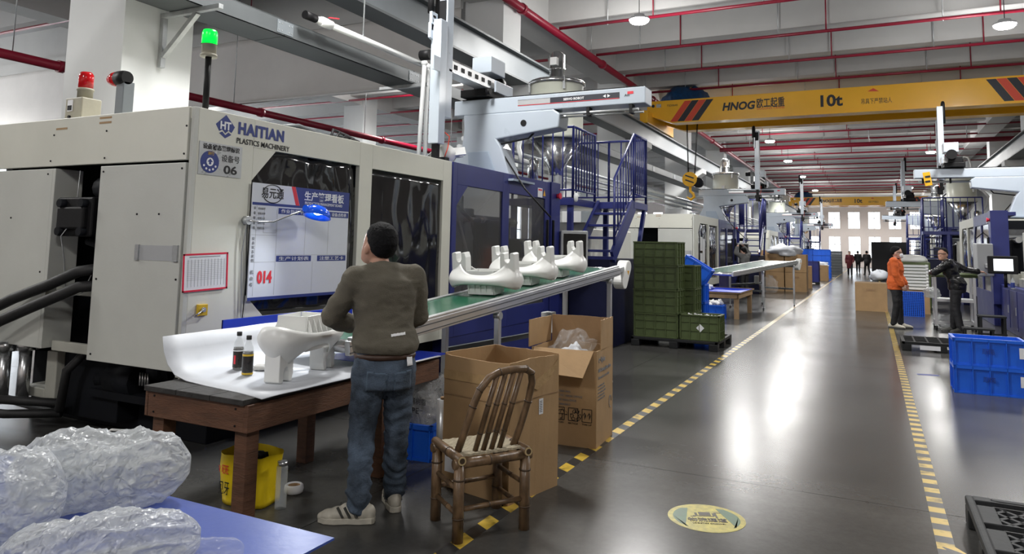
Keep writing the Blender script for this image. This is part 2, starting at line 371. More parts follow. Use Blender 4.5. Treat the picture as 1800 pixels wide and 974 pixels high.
# far wall with real openings
wy = [(-10.6+1.95*k, -10.6+1.95*k+1.15) for k in range(0, 20)]
wb = MB(); cuts = sorted([YR]+[c for p in wy for c in p]+[YL])
for a, b in zip(cuts[:-1], cuts[1:]):
    if (a, b) in wy:
        for z0, z1 in ((0, 1.0), (3.25, 4.1), (5.9, ZC)): wb.box((X1, a, z0), (X1+.25, b, z1))
    else: wb.box((X1, a, 0), (X1+.25, b, ZC))
wf = structure(wb.build('wall_far', 'wall_paint'))
k = 0
for a, b in wy:
    if b < -5 or a > 8: continue
    for z0, z1 in ((1.0, 3.25), (4.1, 5.9)):
        k += 1; f = MB()
        for y in (a, (a+b)/2, b): f.box((X1+.05, y-.03, z0), (X1+.12, y+.03, z1))
        for z in (z0, z0+(z1-z0)*.62, z1): f.box((X1+.05, a, z-.03), (X1+.12, b, z+.03))
        fr = structure(f.build('window_%d' % k, 'white'))
        for q, (ya, yb) in enumerate(((a, (a+b)/2), ((a+b)/2, b))):
            MB().box((X1+.08, ya+.03, z0+.03), (X1+.09, yb-.03, z1-.03)).build('pane', 'window_glass', fr)
# columns with corbels
CX = [4.986+9.02*k for k in range(-1, 9)]
cm = MB().box((0, 7.3, 0), (.89, 8.3, ZC)).prism([(7.3, 4.5), (7.3, 5.14), (6.62, 5.14), (6.62, 4.95)], 'x', .08, .81).mesh('column')
cr = MB().box((0, -6.2, 0), (.89, -5.2, ZC)).prism([(-5.2, 4.5), (-5.2, 5.14), (-4.52, 5.14), (-4.52, 4.95)], 'x', .08, .81).mesh('column')
cl = MB().box((0, 18.3, 0), (.89, 19.3, ZC)).mesh('column')
for x in CX:
    for me in (cm, cr, cl):
        if me is cl and x > 52: continue
        if me is cr and x < 12: continue
        o = structure(link(me, 'column', 'column_paint')); o.location.x = x
# floor tape
tp = MB().box((-6, 1.985, 0), (79, 2.075, .0015)).build('floor_tape', 'hazard_tape'); tag(tp, 'black and yellow striped tape on the floor beside the cardboard boxes', 'floor tape')
tp = MB().box((-6, -.365, 0), (79, -.275, .0015)).build('floor_tape', 'hazard_tape_square'); tag(tp, 'yellow dashed floor tape running to the feet of the orange-jacketed man', 'floor tape')
tp = MB().beam((4.78, -.33, .001), (4.3, -.62, .001), .075, .0015).build('floor_tape', 'hazard_tape'); tag(tp, 'short slanting yellow tape piece in front of the slotted pallet', 'floor tape')
# high-bay lamps
ORD = 'first second third fourth fifth sixth seventh eighth ninth tenth eleventh twelfth thirteenth fourteenth fifteenth sixteenth seventeenth eighteenth nineteenth twentieth'.split()
ORD += ['twenty-'+q for q in ORD[:9]]
def lamp(x, y, label, z=6.75, p=LAMP_W):
    t = thing('ceiling_lamp', label, 'ceiling lamp', (x, y, z), 0, 'high-bay lamps of the hall')
    MB().lathe((x, y, z), [(.05, .13), (.12, .12), (.14, .06), (.22, .045), (.235, .02), (.235, 0), (.2, 0)], 20).build('housing', 'camouflage_grey', t)
    MB().cyl((x, y, z+.12), (x, y, ZC), .008, n=6).build('cable', 'black', t)
    MB().lathe((x, y, z), [(.215, .012), (.215, -.03), (.17, -.07)], 20).build('diffuser', 'lamp_lens', t)
    for kind, e in (('SPOT', p), ('POINT', p*UPLIGHT)):
        l = bpy.data.lights.new('lamp_light', kind); l.energy = e; l.shadow_soft_size = .5; l.color = (1, .985, .96)
        if kind == 'SPOT': l.spot_size = math.radians(168); l.spot_blend = .35
        lo = bpy.data.objects.new('lamp_light', l); COL.objects.link(lo); lo.parent = t; lo.location = (0, 0, -.3 if kind == 'SPOT' else -.5)
    return t
for i, x in enumerate((15.5, 29.0, 35.6, 43.9, 53.4, 66.0, 78.5)): lamp(x, 4.6 if i < 2 else 4.2, ORD[i]+' bright round lamp down the ceiling row above the robot beams')  # the farthest lamp is added to brighten the end wall
for i, x in enumerate((-4, 6)): lamp(x, 4.7, 'bright round lamp over the '+('near end of the hall' if i else 'hall entrance end'), p=LAMP_W*(1 if i else .6))
for i, x in enumerate((19.0, 42, 64.6, 78.5)): lamp(x, -2.8, ORD[i]+' bright round lamp down the ceiling row on the black-jacketed man\'s side')  # last one added to throw more light on the far wall
lamp(9, -2.8, 'bright round lamp over the slotted pallet corner', p=LAMP_W*.8); lamp(-3, -2.8, 'bright round lamp behind the photographer', p=LAMP_W*.6)
k = 0
for x, y in ((1.5, 13), (4, 23), (10, 27), (21, 14.5), (22, 27)):  # unseen lamps, added only to light the neighbouring bay
    lamp(x, y, ORD[k]+' added round lamp brightening the neighbouring bay beyond the columns', z=7.6 if x > 12 else 6.75, p=LAMP_W); k += 1

# ------------------------------------------------------------------ people
def remesh(mb, vox, smooth=4, wr=None):
    """one continuous skin over overlapping lofts"""
    me = mb.mesh('tmp'); o = bpy.data.objects.new('tmp', me); SC.collection.objects.link(o)
    d = o.modifiers.new('r', 'REMESH'); d.mode = 'VOXEL'; d.voxel_size = vox
    d = o.modifiers.new('s', 'SMOOTH'); d.iterations = smooth; d.factor = .5
    dg = bpy.context.evaluated_depsgraph_get(); m2 = bpy.data.meshes.new_from_object(o.evaluated_get(dg)); bpy.data.objects.remove(o)
    if wr:
        amp, fr = wr
        out = []
        for c, nn in [(v.co.copy(), v.normal.copy()) for v in m2.vertices]:
            k = noise.noise(Vector((c.x*fr, c.y*fr, c.z*fr*1.7)))+.5*(1-2*abs(noise.noise(Vector((c.x*fr*1.9+5, c.y*fr*1.9, c.z*fr*3.2)))))
            out += list(c+nn*k*amp)
        m2.vertices.foreach_set('co', out); m2.update()
    m2.polygons.foreach_set('use_smooth', [True]*len(m2.polygons)); return m2
def limb(mb, pts, rs, n=14):
    """tapering limb through joints with rounded ends"""
    P = [Vector(p) for p in pts]; pp, rr = [], []
    for i in range(len(P)-1):
        for k in range(6):
            f = k/6; pp.append(P[i].lerp(P[i+1], f)); rr.append(rs[i]+(rs[i+1]-rs[i])*f)
    pp.append(P[-1]); rr.append(rs[-1])
    mb.tube(pp, rr, n); mb.ball(P[0], rs[0]*.98); mb.ball(P[-1], rs[-1]*.98)
    for i in range(1, len(P)-1): mb.ball(P[i], rs[i]*.99)
def hand(mb, w, d, n, side, curl=.5, k=1.0):
    """w wrist, d direction of the hand, n back-of-hand normal; side +1: thumb on d x n side"""
    w = Vector(w); d = Vector(d).normalized(); n = (Vector(n)-d*Vector(n).dot(d)).normalized(); s = d.cross(n)*side
    for f in (-.026, 0, .026): limb(mb, [w+d*.01+s*f*.5, w+d*.085*k+s*f], [.018, .017])
    for i, (off, ln) in enumerate(((.032, .072), (.011, .082), (-.011, .076), (-.031, .058))):
        b = w+d*.085*k+s*off; c = b+(d*math.cos(curl*.6)-n*math.sin(curl*.6))*ln*.45; e = c+(d*math.cos(curl*1.5)-n*math.sin(curl*1.5))*ln*.35; g = e+(d*math.cos(curl*2.2)-n*math.sin(curl*2.2))*ln*.25
        limb(mb, [b, c, e, g], [.0095, .009, .0085, .007], 8)
    b = w+d*.03+s*.028; c = b+(d*.6+s*.75-n*.25)*.04; e = c+(d*.85+s*.2-n*.4)*.034
    limb(mb, [b, c, e], [.013, .0105, .008], 8)
def make_person(lab, loc, heading, pose, wear, H=1.72, vox=.011):
    """figure-local axes: +x right, +y forward, +z up; pose gives joints for H = 1.72"""
    k = H/1.72
    t = thing('person', lab, 'person', (loc[0], loc[1], 0), heading-PI/2)
    T = Matrix.Translation((loc[0], loc[1], loc[2] if len(loc) > 2 else 0)) @ Matrix.Rotation(heading-PI/2, 4, 'Z') @ Matrix.Scale(k, 4)
    J = dict(pel=(0, 0, .93), waist=(0, 0, 1.05), chest=(0, .0, 1.27), neck=(0, .0, 1.45), head=(0, .03, 1.58), yaw=0, nod=0,
             shL=(-.185, 0, 1.40), shR=(.185, 0, 1.40), elL=(-.24, -.02, 1.13), elR=(.24, -.02, 1.13), wrL=(-.24, .08, .89), wrR=(.24, .08, .89),
             hipL=(-.09, 0, .92), hipR=(.09, 0, .92), knL=(-.10, .02, .50), knR=(.10, .02, .50), anL=(-.10, -.01, .09), anR=(.10, -.01, .09), toeL=(-.12, .17, .03), toeR=(.12, .17, .03), twist=0)
    J.update(pose); V = lambda n: Vector(J[n]); tw = J['twist']
    def put(me, name, material, parent=None, **kw): me.transform(T); return link(me, name, material, parent or t, **kw)
    def torso(mb, g, low=0):
        c, w, p, nk = V('chest'), V('waist'), V('pel'), V('neck')
        mb.stack(([(p.x, p.y, p.z-.10, .145+g, .11+g), (p.x, p.y, p.z, .165+g, .125+g)] if not low else [])+[(w.x, w.y, w.z, .150+g, .110+g), (c.x, c.y, c.z-.09, .165+g, .118+g, tw), (c.x, c.y, c.z, .180+g, .122+g, tw), (c.x, c.y-.005, c.z+.09, .165+g, .112+g, tw), (nk.x, nk.y-.01, nk.z-.04, .105+g, .085+g, tw), (nk.x, nk.y, nk.z, .062+g*.6, .062+g*.6)], 22)
        for s in 'LR': mb.ball(V('sh'+s), .060+g); limb(mb, [nk+Vector((0, -.01, -.045)), V('sh'+s)+Vector((0, 0, .0))], [.050+g, .050+g]); limb(mb, [c+Vector((0, 0, .03)), V('sh'+s)-Vector((0, 0, .02))], [.09+g, .060+g])
    def arms(mb, g, to=1.0):
        for s in 'LR': limb(mb, [V('sh'+s), V('el'+s), V('el'+s).lerp(V('wr'+s), to)], [.057+g, .044+g, (.032 if to >= 1 else .036)+g])
    def legs(mb, g, to=1.0):
        for s in 'LR': limb(mb, [V('hip'+s)-Vector((0, 0, .02)), V('kn'+s), V('kn'+s).lerp(V('an'+s), to)], [.088+g, .060+g, .046+g])
        p = V('pel'); mb.stack([(p.x, p.y-.01, p.z-.14, .155+g, .115+g), (p.x, p.y-.015, p.z-.04, .168+g, .125+g), (p.x, p.y, p.z+.05, .158+g, .115+g), (p.x, p.y, p.z+.09, .150+g, .110+g)], 20)
    # body
    b = MB(); torso(b, -.012); arms(b, -.006); legs(b, -.012)
    nk, h = V('neck'), V('head')
    Rh = Matrix.Translation(h) @ Matrix.Rotation(J['yaw'], 4, 'Z') @ Matrix.Rotation(-J['nod'], 4, 'X') @ Matrix.Scale(J.get('hs', 1.08), 4)
    limb(b, [nk-Vector((0, 0, .05)), h-Vector((0, 0, .05))], [.060, .056])
    hm = MB(Rh); hm.stack([(0, .045, -.115, .028, .030), (0, .035, -.10, .046, .050), (0, .015, -.06, .062, .078), (0, .0, -.01, .072, .092), (0, -.005, .04, .076, .098), (0, -.008, .08, .070, .090), (0, -.01, .11, .048, .062), (0, -.01, .125, .015, .02)], 22)
    hm.prism([(-.012, -.035), (.012, -.035), (.006, .015), (-.006, .015)], 'y', .07, .098); hm.ball((0, .098, -.03), .013, .012, .011); hm.ball((0, .082, -.065), .026, .010, .009)
    for s in (-1, 1): hm.ball((s*.077, -.008, -.012), .010, .020, .032); hm.ball((s*.03, .078, .005), .016, .010, .008)
    b.v += [tuple(v) for v in hm.v]; o_ = len(b.v)-len(hm.v); b.f += [tuple(i+o_ for i in f) for f in hm.f]; b.sm += hm.sm
    for s, sg in (('L', 1), ('R', -1)):
        d = (V('wr'+s)-V('el'+s)).normalized(); hd = Vector(J.get('hd'+s, d)); nn = Vector(J.get('hn'+s, (-.9 if s == 'L' else .9, 0, .4)))
        hand(b, V('wr'+s), hd, nn, sg, J.get('curl', .55))
    put(remesh(b, vox*.72, 2), 'body', wear.get('skin', 'skin'))
    # eyes
    if vox < .02:
        for s in (-1, 1):
            e = MB(Rh).ball((s*.03, .082, .006), .010, .008, .005, 10, 6).mesh('eye'); put(e, 'eye', 'ink_black')
    # hair
    hr = MB(Rh); 
    hr.stack([(0, -.062, -.030, .045, .025), (0, -.050, -.012, .070, .050), (0, -.028, .025, .081, .082), (0, -.014, .06, .082, .098), (0, -.010, .10, .070, .084), (0, -.012, .130, .040, .05), (0, -.012, .138, .012, .015)], 22)
    put(remesh(hr, vox*.7, 2, (.003, 60)), 'hair', wear.get('hair', 'hair'))
    # top
    m = MB(); g = wear.get('loose', .012); torso(m, g, wear.get('hem', 0) < -.05); arms(m, g*.9, .93)
    wz = wear.get('hem', .0); p = V('pel'); w = V('waist')
    m.stack([(p.x, p.y, p.z-.02-wz, .162+g*1.3, .122+g*1.3), (p.x, p.y, max(p.z+.06, p.z-wz+.03), .172+g*1.4, .132+g*1.4), (w.x, w.y, w.z+.05, .160+g, .118+g)], 22)
    put(remesh(m, vox, 3, (wear.get('wr', .006), 7)), wear.get('top_name', 'jacket'), wear['top'])
    if wear.get('collar'):
        c = V('neck'); put(MB().tube([(c.x+.072*math.cos(a), c.y+.068*math.sin(a), c.z+.0+.012*math.sin(a)) for a in [2*PI*i/18 for i in range(18)]], wear['collar'], 8, closed=True).mesh('collar'), 'collar', wear.get('collar_mat', wear['top']))
    # trousers, belt, shoes
    m = MB(); legs(m, wear.get('leg', .012), .98)
    lm = remesh(m, vox, 3, (wear.get('lwr', .006), 9))
    if wear.get('stacked'):
        for v in lm.vertices:
            zz = v.co.z; ax, ay = (V('anL') if v.co.x < (V('anL').x+V('anR').x)/2 else V('anR')).xy
            q_ = max(0, min(1, (.42-zz)/.2))*.010*math.sin(zz*95+6*noise.noise(Vector((v.co.x*9, v.co.y*9, zz*6))))+max(0, min(1, (.75-zz)/.1))*.004*math.sin(zz*60+9*noise.noise(Vector((v.co.x*7, v.co.y*7, zz*4))))
            d_ = Vector((v.co.x-ax, v.co.y-ay)); v.co.x += d_.x*q_*9; v.co.y += d_.y*q_*9
    put(lm, 'trousers', wear['legs'])
    if wear.get('belt'):
        q = []
        for j in range(28): a = 2*PI*j/28; q.append((p.x+.176*math.cos(a), p.y+.137*math.sin(a), p.z+.045))
        put(MB().tube(q, .011, 6, closed=True, flat=1.7).mesh('belt'), 'belt', 'belt_brown')
    for s in 'LR':
        a, to = V('an'+s), V('toe'+s); f = (to-a); f.z = 0; f.normalize(); sd = Vector((-f.y, f.x, 0)); hl = Vector((a.x, a.y, 0))-f*.065; fl = hl+f*.275
        base = a.z-.09
        m = MB()
        for kx, w_, h_ in ((-.005, .032, .095), (.03, .041, .115), (.08, .043, .120), (.13, .045, .100), (.18, .050, .080), (.23, .047, .066), (.268, .029, .050)):
            c = hl+f*kx; m.ball((c.x, c.y, base+h_*.5+.006), w_*1.05, w_*1.05, h_*.52, 12, 8)
        sh_ = put(remesh(m, vox*.8, 3), 'shoe', wear.get('shoe', 'shoe_dark'))
        if wear.get('stripe'):
            for kx in (.06, .10, .14):
                for sg in (-1, 1): b_ = hl+f*kx+sd*sg*.047; e_ = hl+f*(kx+.035)+sd*sg*.040; put(MB().beam((b_.x, b_.y, base+.04), (e_.x, e_.y, base+.095), .012, .010).mesh('stripe'), 'shoe_stripe', 'shoe_dark')
        so = MB(); ring = []
        for (kx, w_) in ((-.035, .018), (-.02, .034), (.05, .046), (.12, .043), (.19, .054), (.25, .044), (.29, .016)): ring.append((kx, w_))
        pl = [(hl+f*x+sd*w_) for x, w_ in ring]+[(hl+f*x-sd*w_) for x, w_ in reversed(ring)]
        so.prism([(v.x, v.y) for v in pl], 'z', base+.001, base+.034); put(so.mesh('sole'), 'shoe_sole', wear.get('sole', 'shoe_dark'), bevel=.004)
    t['rig'] = 0; del t['rig']
    for c in t.children: pass
    return t, T, Rh
# man in the olive sweater: right at the table, back to the camera
man, Tm, Rm_ = make_person('man in an olive sweater and blue jeans bending over the work table', (3.62, 2.64), math.radians(50),
    dict(pel=(0, 0, .885), waist=(0, .02, 1.03), hipL=(-.092, 0, .875), hipR=(.092, 0, .875), hs=1.17, chest=(0, .06, 1.28), neck=(-.01, .10, 1.46), head=(-.03, .16, 1.575), yaw=.42, nod=-.42,
         shL=(-.185, .06, 1.375), shR=(.180, .06, 1.39), elL=(-.30, .13, 1.15), elR=(.235, .12, 1.14), wrL=(-.14, .34, 1.07), wrR=(.02, .32, 1.04), hdL=(.55, .75, -.2), hdR=(-.5, .8, -.3), hnL=(-.3, -.1, .9), hnR=(.3, -.1, .9),
         knL=(-.115, .03, .50), anL=(-.14, -.06, .09), toeL=(-.40, .05, .03), knR=(.10, .05, .51), anR=(.11, .10, .09), toeR=(.13, .3, .03)),
    dict(top='sweater', top_name='sweater', legs='jeans', belt=True, shoe='shoe_white', sole='shoe_white', collar=.014, hem=-.085, loose=.022, wr=.010, leg=.018, lwr=.008, stacked=True, stripe=True), 1.72, .010)
# stitched-on details, laid onto the cloth they belong to
from mathutils.bvhtree import BVHTree
def lay_on(target, T, poly, name, material, parent, lift=.004, n=8, frm=-.6):
    """flat outline (x, z in figure space) pressed onto the target seen from behind"""
    me = target.data; bv = BVHTree.FromPolygons([v.co for v in me.vertices], [tuple(p.vertices) for p in me.polygons])
    d = (T.to_3x3() @ Vector((0, 1, 0))).normalized(); x0 = min(p[0] for p in poly); x1 = max(p[0] for p in poly); z0 = min(p[1] for p in poly); z1 = max(p[1] for p in poly)
    def inside(x, z):
        c = False
        for i in range(len(poly)):
            (ax, az), (bx, bz) = poly[i], poly[i-1]
            if (az > z) != (bz > z) and x < (bx-ax)*(z-az)/(bz-az)+ax: c = not c
        return c
    pts = {}; vs = []; fs = []
    def vid(i, j):
        if (i, j) not in pts:
            h = bv.ray_cast(T @ Vector((x0+(x1-x0)*i/n, frm, z0+(z1-z0)*j/n)), d)
            if h[0] is None: return None
            pts[(i, j)] = len(vs); vs.append(tuple(h[0]-d*lift))
        return pts[(i, j)]
    for i in range(n):
        for j in range(n):
            if inside(x0+(x1-x0)*(i+.5)/n, z0+(z1-z0)*(j+.5)/n):
                q = [vid(i, j), vid(i+1, j), vid(i+1, j+1), vid(i, j+1)]
                if None not in q: fs.append(tuple(q))
    return MB().add(vs, fs, True).build(name, material, parent, solid=.003) if fs else None
def part_of(root, stem): return [c for c in bpy.data.objects if c.parent == root and c.name.split('.')[0] == stem][0]
jn, sw = part_of(man, 'trousers'), part_of(man, 'sweater')
mat('jeans_faded', (.085, .125, .175), .85, var=.3, vs=8, bump=.2, bs=120); mat('sweater_band', (.075, .066, .052), .9, var=.1, vs=9, bump=.3, bs=160)
for s in (-1, 1):
    lay_on(jn, Tm, [(s*.020, .845), (s*.132, .855), (s*.132, .735), (s*.080, .700), (s*.025, .738)], 'pocket_stitching', 'jeans_faded', man, .003, 26)
    lay_on(jn, Tm, [(s*.025, .841), (s*.127, .850), (s*.127, .739), (s*.080, .707), (s*.030, .742)], 'back_pocket', 'jeans', man, .006, 26)
lay_on(sw, Tm, [(.0, 1.05), (.09, 1.058), (.09, 1.073), (.0, 1.065)], 'back_print', 'ink_white', man, .003, 12)
lay_on(jn, Tm, [(.10, .88), (.14, .885), (.14, .93), (.10, .925)], 'waist_tag', 'paper', man, .012, 4)
# orange jacket
om, To, Ro = make_person('man in an orange jacket, face mask and glasses standing on the floor tape', (17.65, -.44), math.radians(-100),
    dict(yaw=.0, nod=-.1, elL=(-.235, .03, 1.13), wrL=(-.20, .14, .92), elR=(.235, .03, 1.13), wrR=(.20, .14, .92), knL=(-.09, .03, .5), anL=(-.10, .05, .09), toeL=(-.12, .25, .03), anR=(.09, -.06, .09), toeR=(.11, .12, .03)),
    dict(top='orange_cloth', legs='black_cloth', shoe='shoe_white', sole='shoe_dark', hem=.10, loose=.030, wr=.010, collar=.016, collar_mat='black_cloth', leg=.014, skin='skin_pale'), 1.74, .014)
for nm, mb, mt in (('face_mask', MB(Ro).stack([(0, .072, -.105, .03, .028), (0, .066, -.08, .052, .042), (0, .062, -.04, .058, .048), (0, .066, -.018, .045, .040)], 16), 'mask_white'), ('glasses', MB(Ro).tube([(-.075, .0, .01), (-.06, .088, .008), (-.03, .1, .006), (0, .102, .01), (.03, .1, .006), (.06, .088, .008), (.075, 0, .01)], .004, 5), 'ink_black')):
    me = mb.mesh(nm); me.transform(To); link(me, nm, mt, om)
# black leather jacket, leaning back on the trolley
bm2, Tb, Rb = make_person('man in glasses and a black leather jacket leaning on the white trolley', (17.42, -1.52), math.radians(85),
    dict(pel=(0, -.02, .94), waist=(0, .02, 1.06), chest=(0, .08, 1.26), neck=(0, .14, 1.44), head=(-.01, .21, 1.555), yaw=1.15, nod=-.15, twist=.0,
         shL=(-.18, .11, 1.385), shR=(.185, .08, 1.39), elL=(-.16, .37, 1.19), wrL=(.06, .42, 1.19), elR=(.30, -.16, 1.26), wrR=(.34, -.40, 1.23), hdR=(.1, -1, -.1), hnR=(0, .1, 1), hdL=(.9, .2, 0), hnL=(0, .1, 1),
         knL=(-.08, .02, .5), anL=(-.09, -.05, .09), toeL=(-.2, .09, .03), knR=(.09, .04, .5), anR=(.11, .07, .09), toeR=(.06, .25, .03)),
    dict(top='black_leather', legs='black_cloth', hem=.06, loose=.026, wr=.010, collar=.030, collar_mat='grey_cloth', leg=.018), 1.75, .014)
me = MB(Rb).tube([(-.075, .0, .01), (-.062, .086, .008), (-.03, .1, .004), (0, .102, .01), (.03, .1, .004), (.062, .086, .008), (.075, 0, .01)], .004, 5).mesh('g'); me.transform(Tb); link(me, 'glasses', 'ink_black', bm2)
# worker behind the second conveyor, arms raised
make_person('worker in grey seen from behind with both arms raised at the second machine', (25.6, 3.9), math.radians(60),
    dict(head=(0, .05, 1.56), shL=(-.19, 0, 1.42), shR=(.19, 0, 1.42), elL=(-.36, .08, 1.50), elR=(.36, .08, 1.50), wrL=(-.20, .14, 1.70), wrR=(.16, .14, 1.72)),
    dict(top='grey_cloth', legs='black_cloth', hem=.02, loose=.028, skin='skin_pale'), 1.70, .02)
walk = dict(elL=(-.24, .1, 1.14), wrL=(-.2, .24, .98), knL=(-.09, .14, .5), anL=(-.09, .2, .09), toeL=(-.1, .4, .03), knR=(.09, -.02, .5), anR=(.09, -.2, .11), toeR=(.1, -.02, .03))
make_person('worker in a dark red apron walking down the far aisle', (53.0, 1.35), math.radians(185), walk, dict(top='maroon_cloth', legs='black_cloth', hem=.38, loose=.02, skin='skin_pale'), 1.66, .022)
make_person('worker in white shirt and cap bending over the boxes by the blue crates', (41.0, 3.55), math.radians(20), dict(head=(0, .2, 1.45), neck=(0, .16, 1.36), chest=(0, .12, 1.2), shL=(-.18, .12, 1.3), shR=(.18, .12, 1.3), elL=(-.2, .3, 1.1), elR=(.2, .3, 1.1), wrL=(-.15, .45, 1.0), wrR=(.15, .45, 1.0)), dict(top='sheet_white', legs='ink_navy', hair='sheet_white', skin='skin_pale'), 1.65, .022)
for i, (x, y, a, lb) in enumerate(((62.0, 1.0, 0, 'dark-clothed worker pushing a cart towards the far windows'), (57.0, .35, 20, 'dark-clothed worker walking away behind the orange-jacketed man'), (38.5, -1.1, 40, 'dark-clothed worker standing just beyond the orange jacket'), (61, 3.3, 180, 'dark figure far down beside the blue crate towers'))):
    make_person(lb, (x, y), math.radians(a), walk if i < 2 else {}, dict(top='black_cloth', legs='black_cloth', hem=.05, loose=.025, skin='skin_pale'), 1.7, .025)


# ------------------------------------------------------------------ injection moulding machine (built at the origin: corner of its front at 0,0)
def frame_with_holes(mb, x0, x1, z0, z1, holes, y0, y1):
    """plate in XZ with rectangular holes side by side [(xa, xb, za, zb)]"""
    hs = sorted(holes); x = x0
    for xa, xb, za, zb in hs:
        mb.box((x, y0, z0), (xa, y1, z1)); mb.box((xa, y0, z0), (xb, y1, za)); mb.box((xa, y0, zb), (xb, y1, z1)); x = xb
    mb.box((x, y0, z0), (x1, y1, z1))
def make_machine(label, near):
    t = thing('injection_moulding_machine', label, 'machine')
    P = lambda mb, n, m, **k: mb.build(n, m, t, **k)
    # front: cream frame with two smoked windows
    m = MB(); frame_with_holes(m, .035, 3.69, .5, 2.587, [(.58, 1.95, .98, 2.35), (2.15, 3.5, .7, 2.34)], 0, .05)
    m.prism([(.58, 2.35), (.58, 2.08), (.83, 2.35)], 'y', 0, .05); m.prism([(.58, .98), (.78, .98), (.58, 1.16)], 'y', 0, .05)
    P(m, 'front_frame', 'cream', bevel=.004)
    for x0, x1, z0, z1 in ((.58, 1.95, .98, 2.35), (2.15, 3.5, .7, 2.34)):
        n = 24; vs = []; fs = []
        for i in range(n+1):
            for j in range(n+1):
                vs.append((x0+(x1-x0)*i/n, .035+(.012+(.03*(j/n)**2 if x0 < 1 else 0))*noise.noise(Vector((i*.42*10/n*2+x0*7, j*.22*10/n*2, 2))), z0+(z1-z0)*j/n))
        for i in range(n):
            for j in range(n): fs.append((i*(n+1)+j, (i+1)*(n+1)+j, (i+1)*(n+1)+j+1, i*(n+1)+j+1))
        P(MB().add(vs, fs, True), 'smoked_window', 'dark_pane', label='black glossy smoked window', solid=.006)
    P(MB().box((0, .02, 2.5), (3.69, 2.62, 2.585)), 'roof', 'cream', bevel=.004)
    P(MB().box((.12, .06, .55), (3.69, .10, 2.5)).box((.12, 2.5, .55), (3.69, 2.6, 2.5)).box((3.6, .1, .6), (3.69, 2.5, 2.5)).box((.5, .1, .55), (.56, 2.5, 2.5)), 'inner_shell', 'near_black')
    # end: corner strip, upper panel, lower panels, opening with machinery
    P(MB().box((-.005, .0, .6), (.035, .035, 2.587)), 'corner_strip', 'grey_cream', bevel=.004)
    P(MB().box((-.02, .045, 2.185), (.02, 2.62, 2.587)), 'end_panel', 'cream', bevel=.004, label='upper end panel')
    P(MB().box((-.02, .045, .64), (.02, 1.03, 2.165)), 'end_panel', 'grey_cream', bevel=.004)
    lp = P(MB().box((-.02, 1.66, .68), (.02, 2.62, 2.165)).box((-.02, 1.62, .68), (.22, 1.66, 2.165)), 'end_panel', 'grey_cream', bevel=.004)
    for y, z in ((1.68, 2.45), (.99, 2.45), (.06, 2.44), (1.70, 2.23), (.99, 2.23), (.07, 2.23), (.08, 2.12), (.99, 2.12), (1.72, 2.12), (1.72, 1.3), (.98, 1.27), (.07, 1.3), (.98, .69), (2.2, 1.75), (.3, 1.78), (.55, 1.78)):
        P(MB().cyl((-.02, y, z), (-.025, y, z), .008, n=8), 'screw', 'black')
    P(MB().box((-.035, .06, 1.43), (-.02, .11, 1.55)), 'handle_plate', 'galvanised'); P(MB().box((-.035, .49, 1.43), (-.02, .53, 1.55)), 'handle_plate', 'galvanised')
    P(MB().box((-.022, .11, 1.432), (-.02, .49, 1.545)), 'label_holder', 'camouflage_grey')
    for y0, z in ((1.60, 2.50), (1.03, 2.56), (1.03, 2.52)):
        P(MB().box((-.022, y0-.09, z-.008), (-.019, y0+.06, z+.008)), 'tape_scrap', 'cardboard')
    if near:
        gb = P(MB().box((-.02, 1.10, 1.60), (.12, 1.56, 1.92)).box((-.06, 1.15, 1.66), (0, 1.50, 1.84)), 'gear_housing', 'dirty_cream' if 0 else 'black', bevel=.015)
        for y in (1.18, 1.46):
            for z in (1.64, 1.87): MB().cyl((-.07, y, z), (.02, y, z), .035, n=12).build('bolt', 'near_black', gb)
        P(MB().box((.05, 1.03, .66), (.09, 1.60, .74)), 'cross_bar', 'dirty_cream', bevel=.006); P(MB().box((.05, 1.04, 1.12), (.09, 1.6, 1.18)), 'cross_bar', 'dirty_cream', bevel=.006)
        P(MB().cyl((.1, 1.0, 1.5), (.1, 1.3, 1.56), .03).cyl((.12, 1.02, 2.0), (.12, 1.2, 2.0), .09), 'hydraulic_motor', 'near_black')
        P(MB().tube([(.0, 1.32, 2.14), (.0, 1.33, 1.95), (.01, 1.36, 1.75), (-.08, 1.38, 1.6), (.0, 1.44, 1.4), (.02, 1.45, 1.25), (.0, 1.36, 1.1), (.02, 1.2, 1.15), (.04, 1.1, 1.35)], .004, 5), 'cable', 'galvanised')
        for pts in ([(.1, 1.0, 1.36), (-.03, 1.2, 1.32), (-.08, 1.5, 1.2), (-.14, 1.85, 1.08), (-.2, 2.2, .93), (-.15, 2.6, .7), (.0, 2.9, .4)], [(.12, 1.0, 1.22), (-.05, 1.15, 1.2), (-.15, 1.5, 1.05), (-.2, 1.9, .9), (-.25, 2.25, .74), (-.2, 2.6, .5), (.0, 2.9, .3)],
                    [(.3, 1.15, .9), (.2, 1.3, .7), (.1, 1.45, .5), (.1, 1.5, .2), (.2, 1.7, .12), (.2, 2.6, .16)], [(.15, 1.55, .22), (-.05, 1.9, .24), (-.1, 2.4, .22), (-.05, 2.9, .2)], [(.15, 1.55, .14), (-.1, 1.9, .14), (-.15, 2.4, .13), (-.1, 2.9, .12)],
                    [(.2, .1, .7), (.1, .13, .55), (.15, .12, .4), (.3, .2, .3)]):
            P(MB().tube(pts, .045 if pts[0][2] > 1 else .035, 10), 'hose', 'rubber')
        P(MB().cyl((.0, 2.15, .18), (.0, 2.15, .62), .05).cyl((.0, 2.15, .62), (.0, 2.15, .7), .075), 'hydraulic_cylinder', 'steel')
        P(MB().cyl((.1, 2.03, .18), (.1, 2.03, .62), .05).cyl((.1, 2.03, .62), (.1, 2.03, .7), .075), 'hydraulic_cylinder', 'steel')
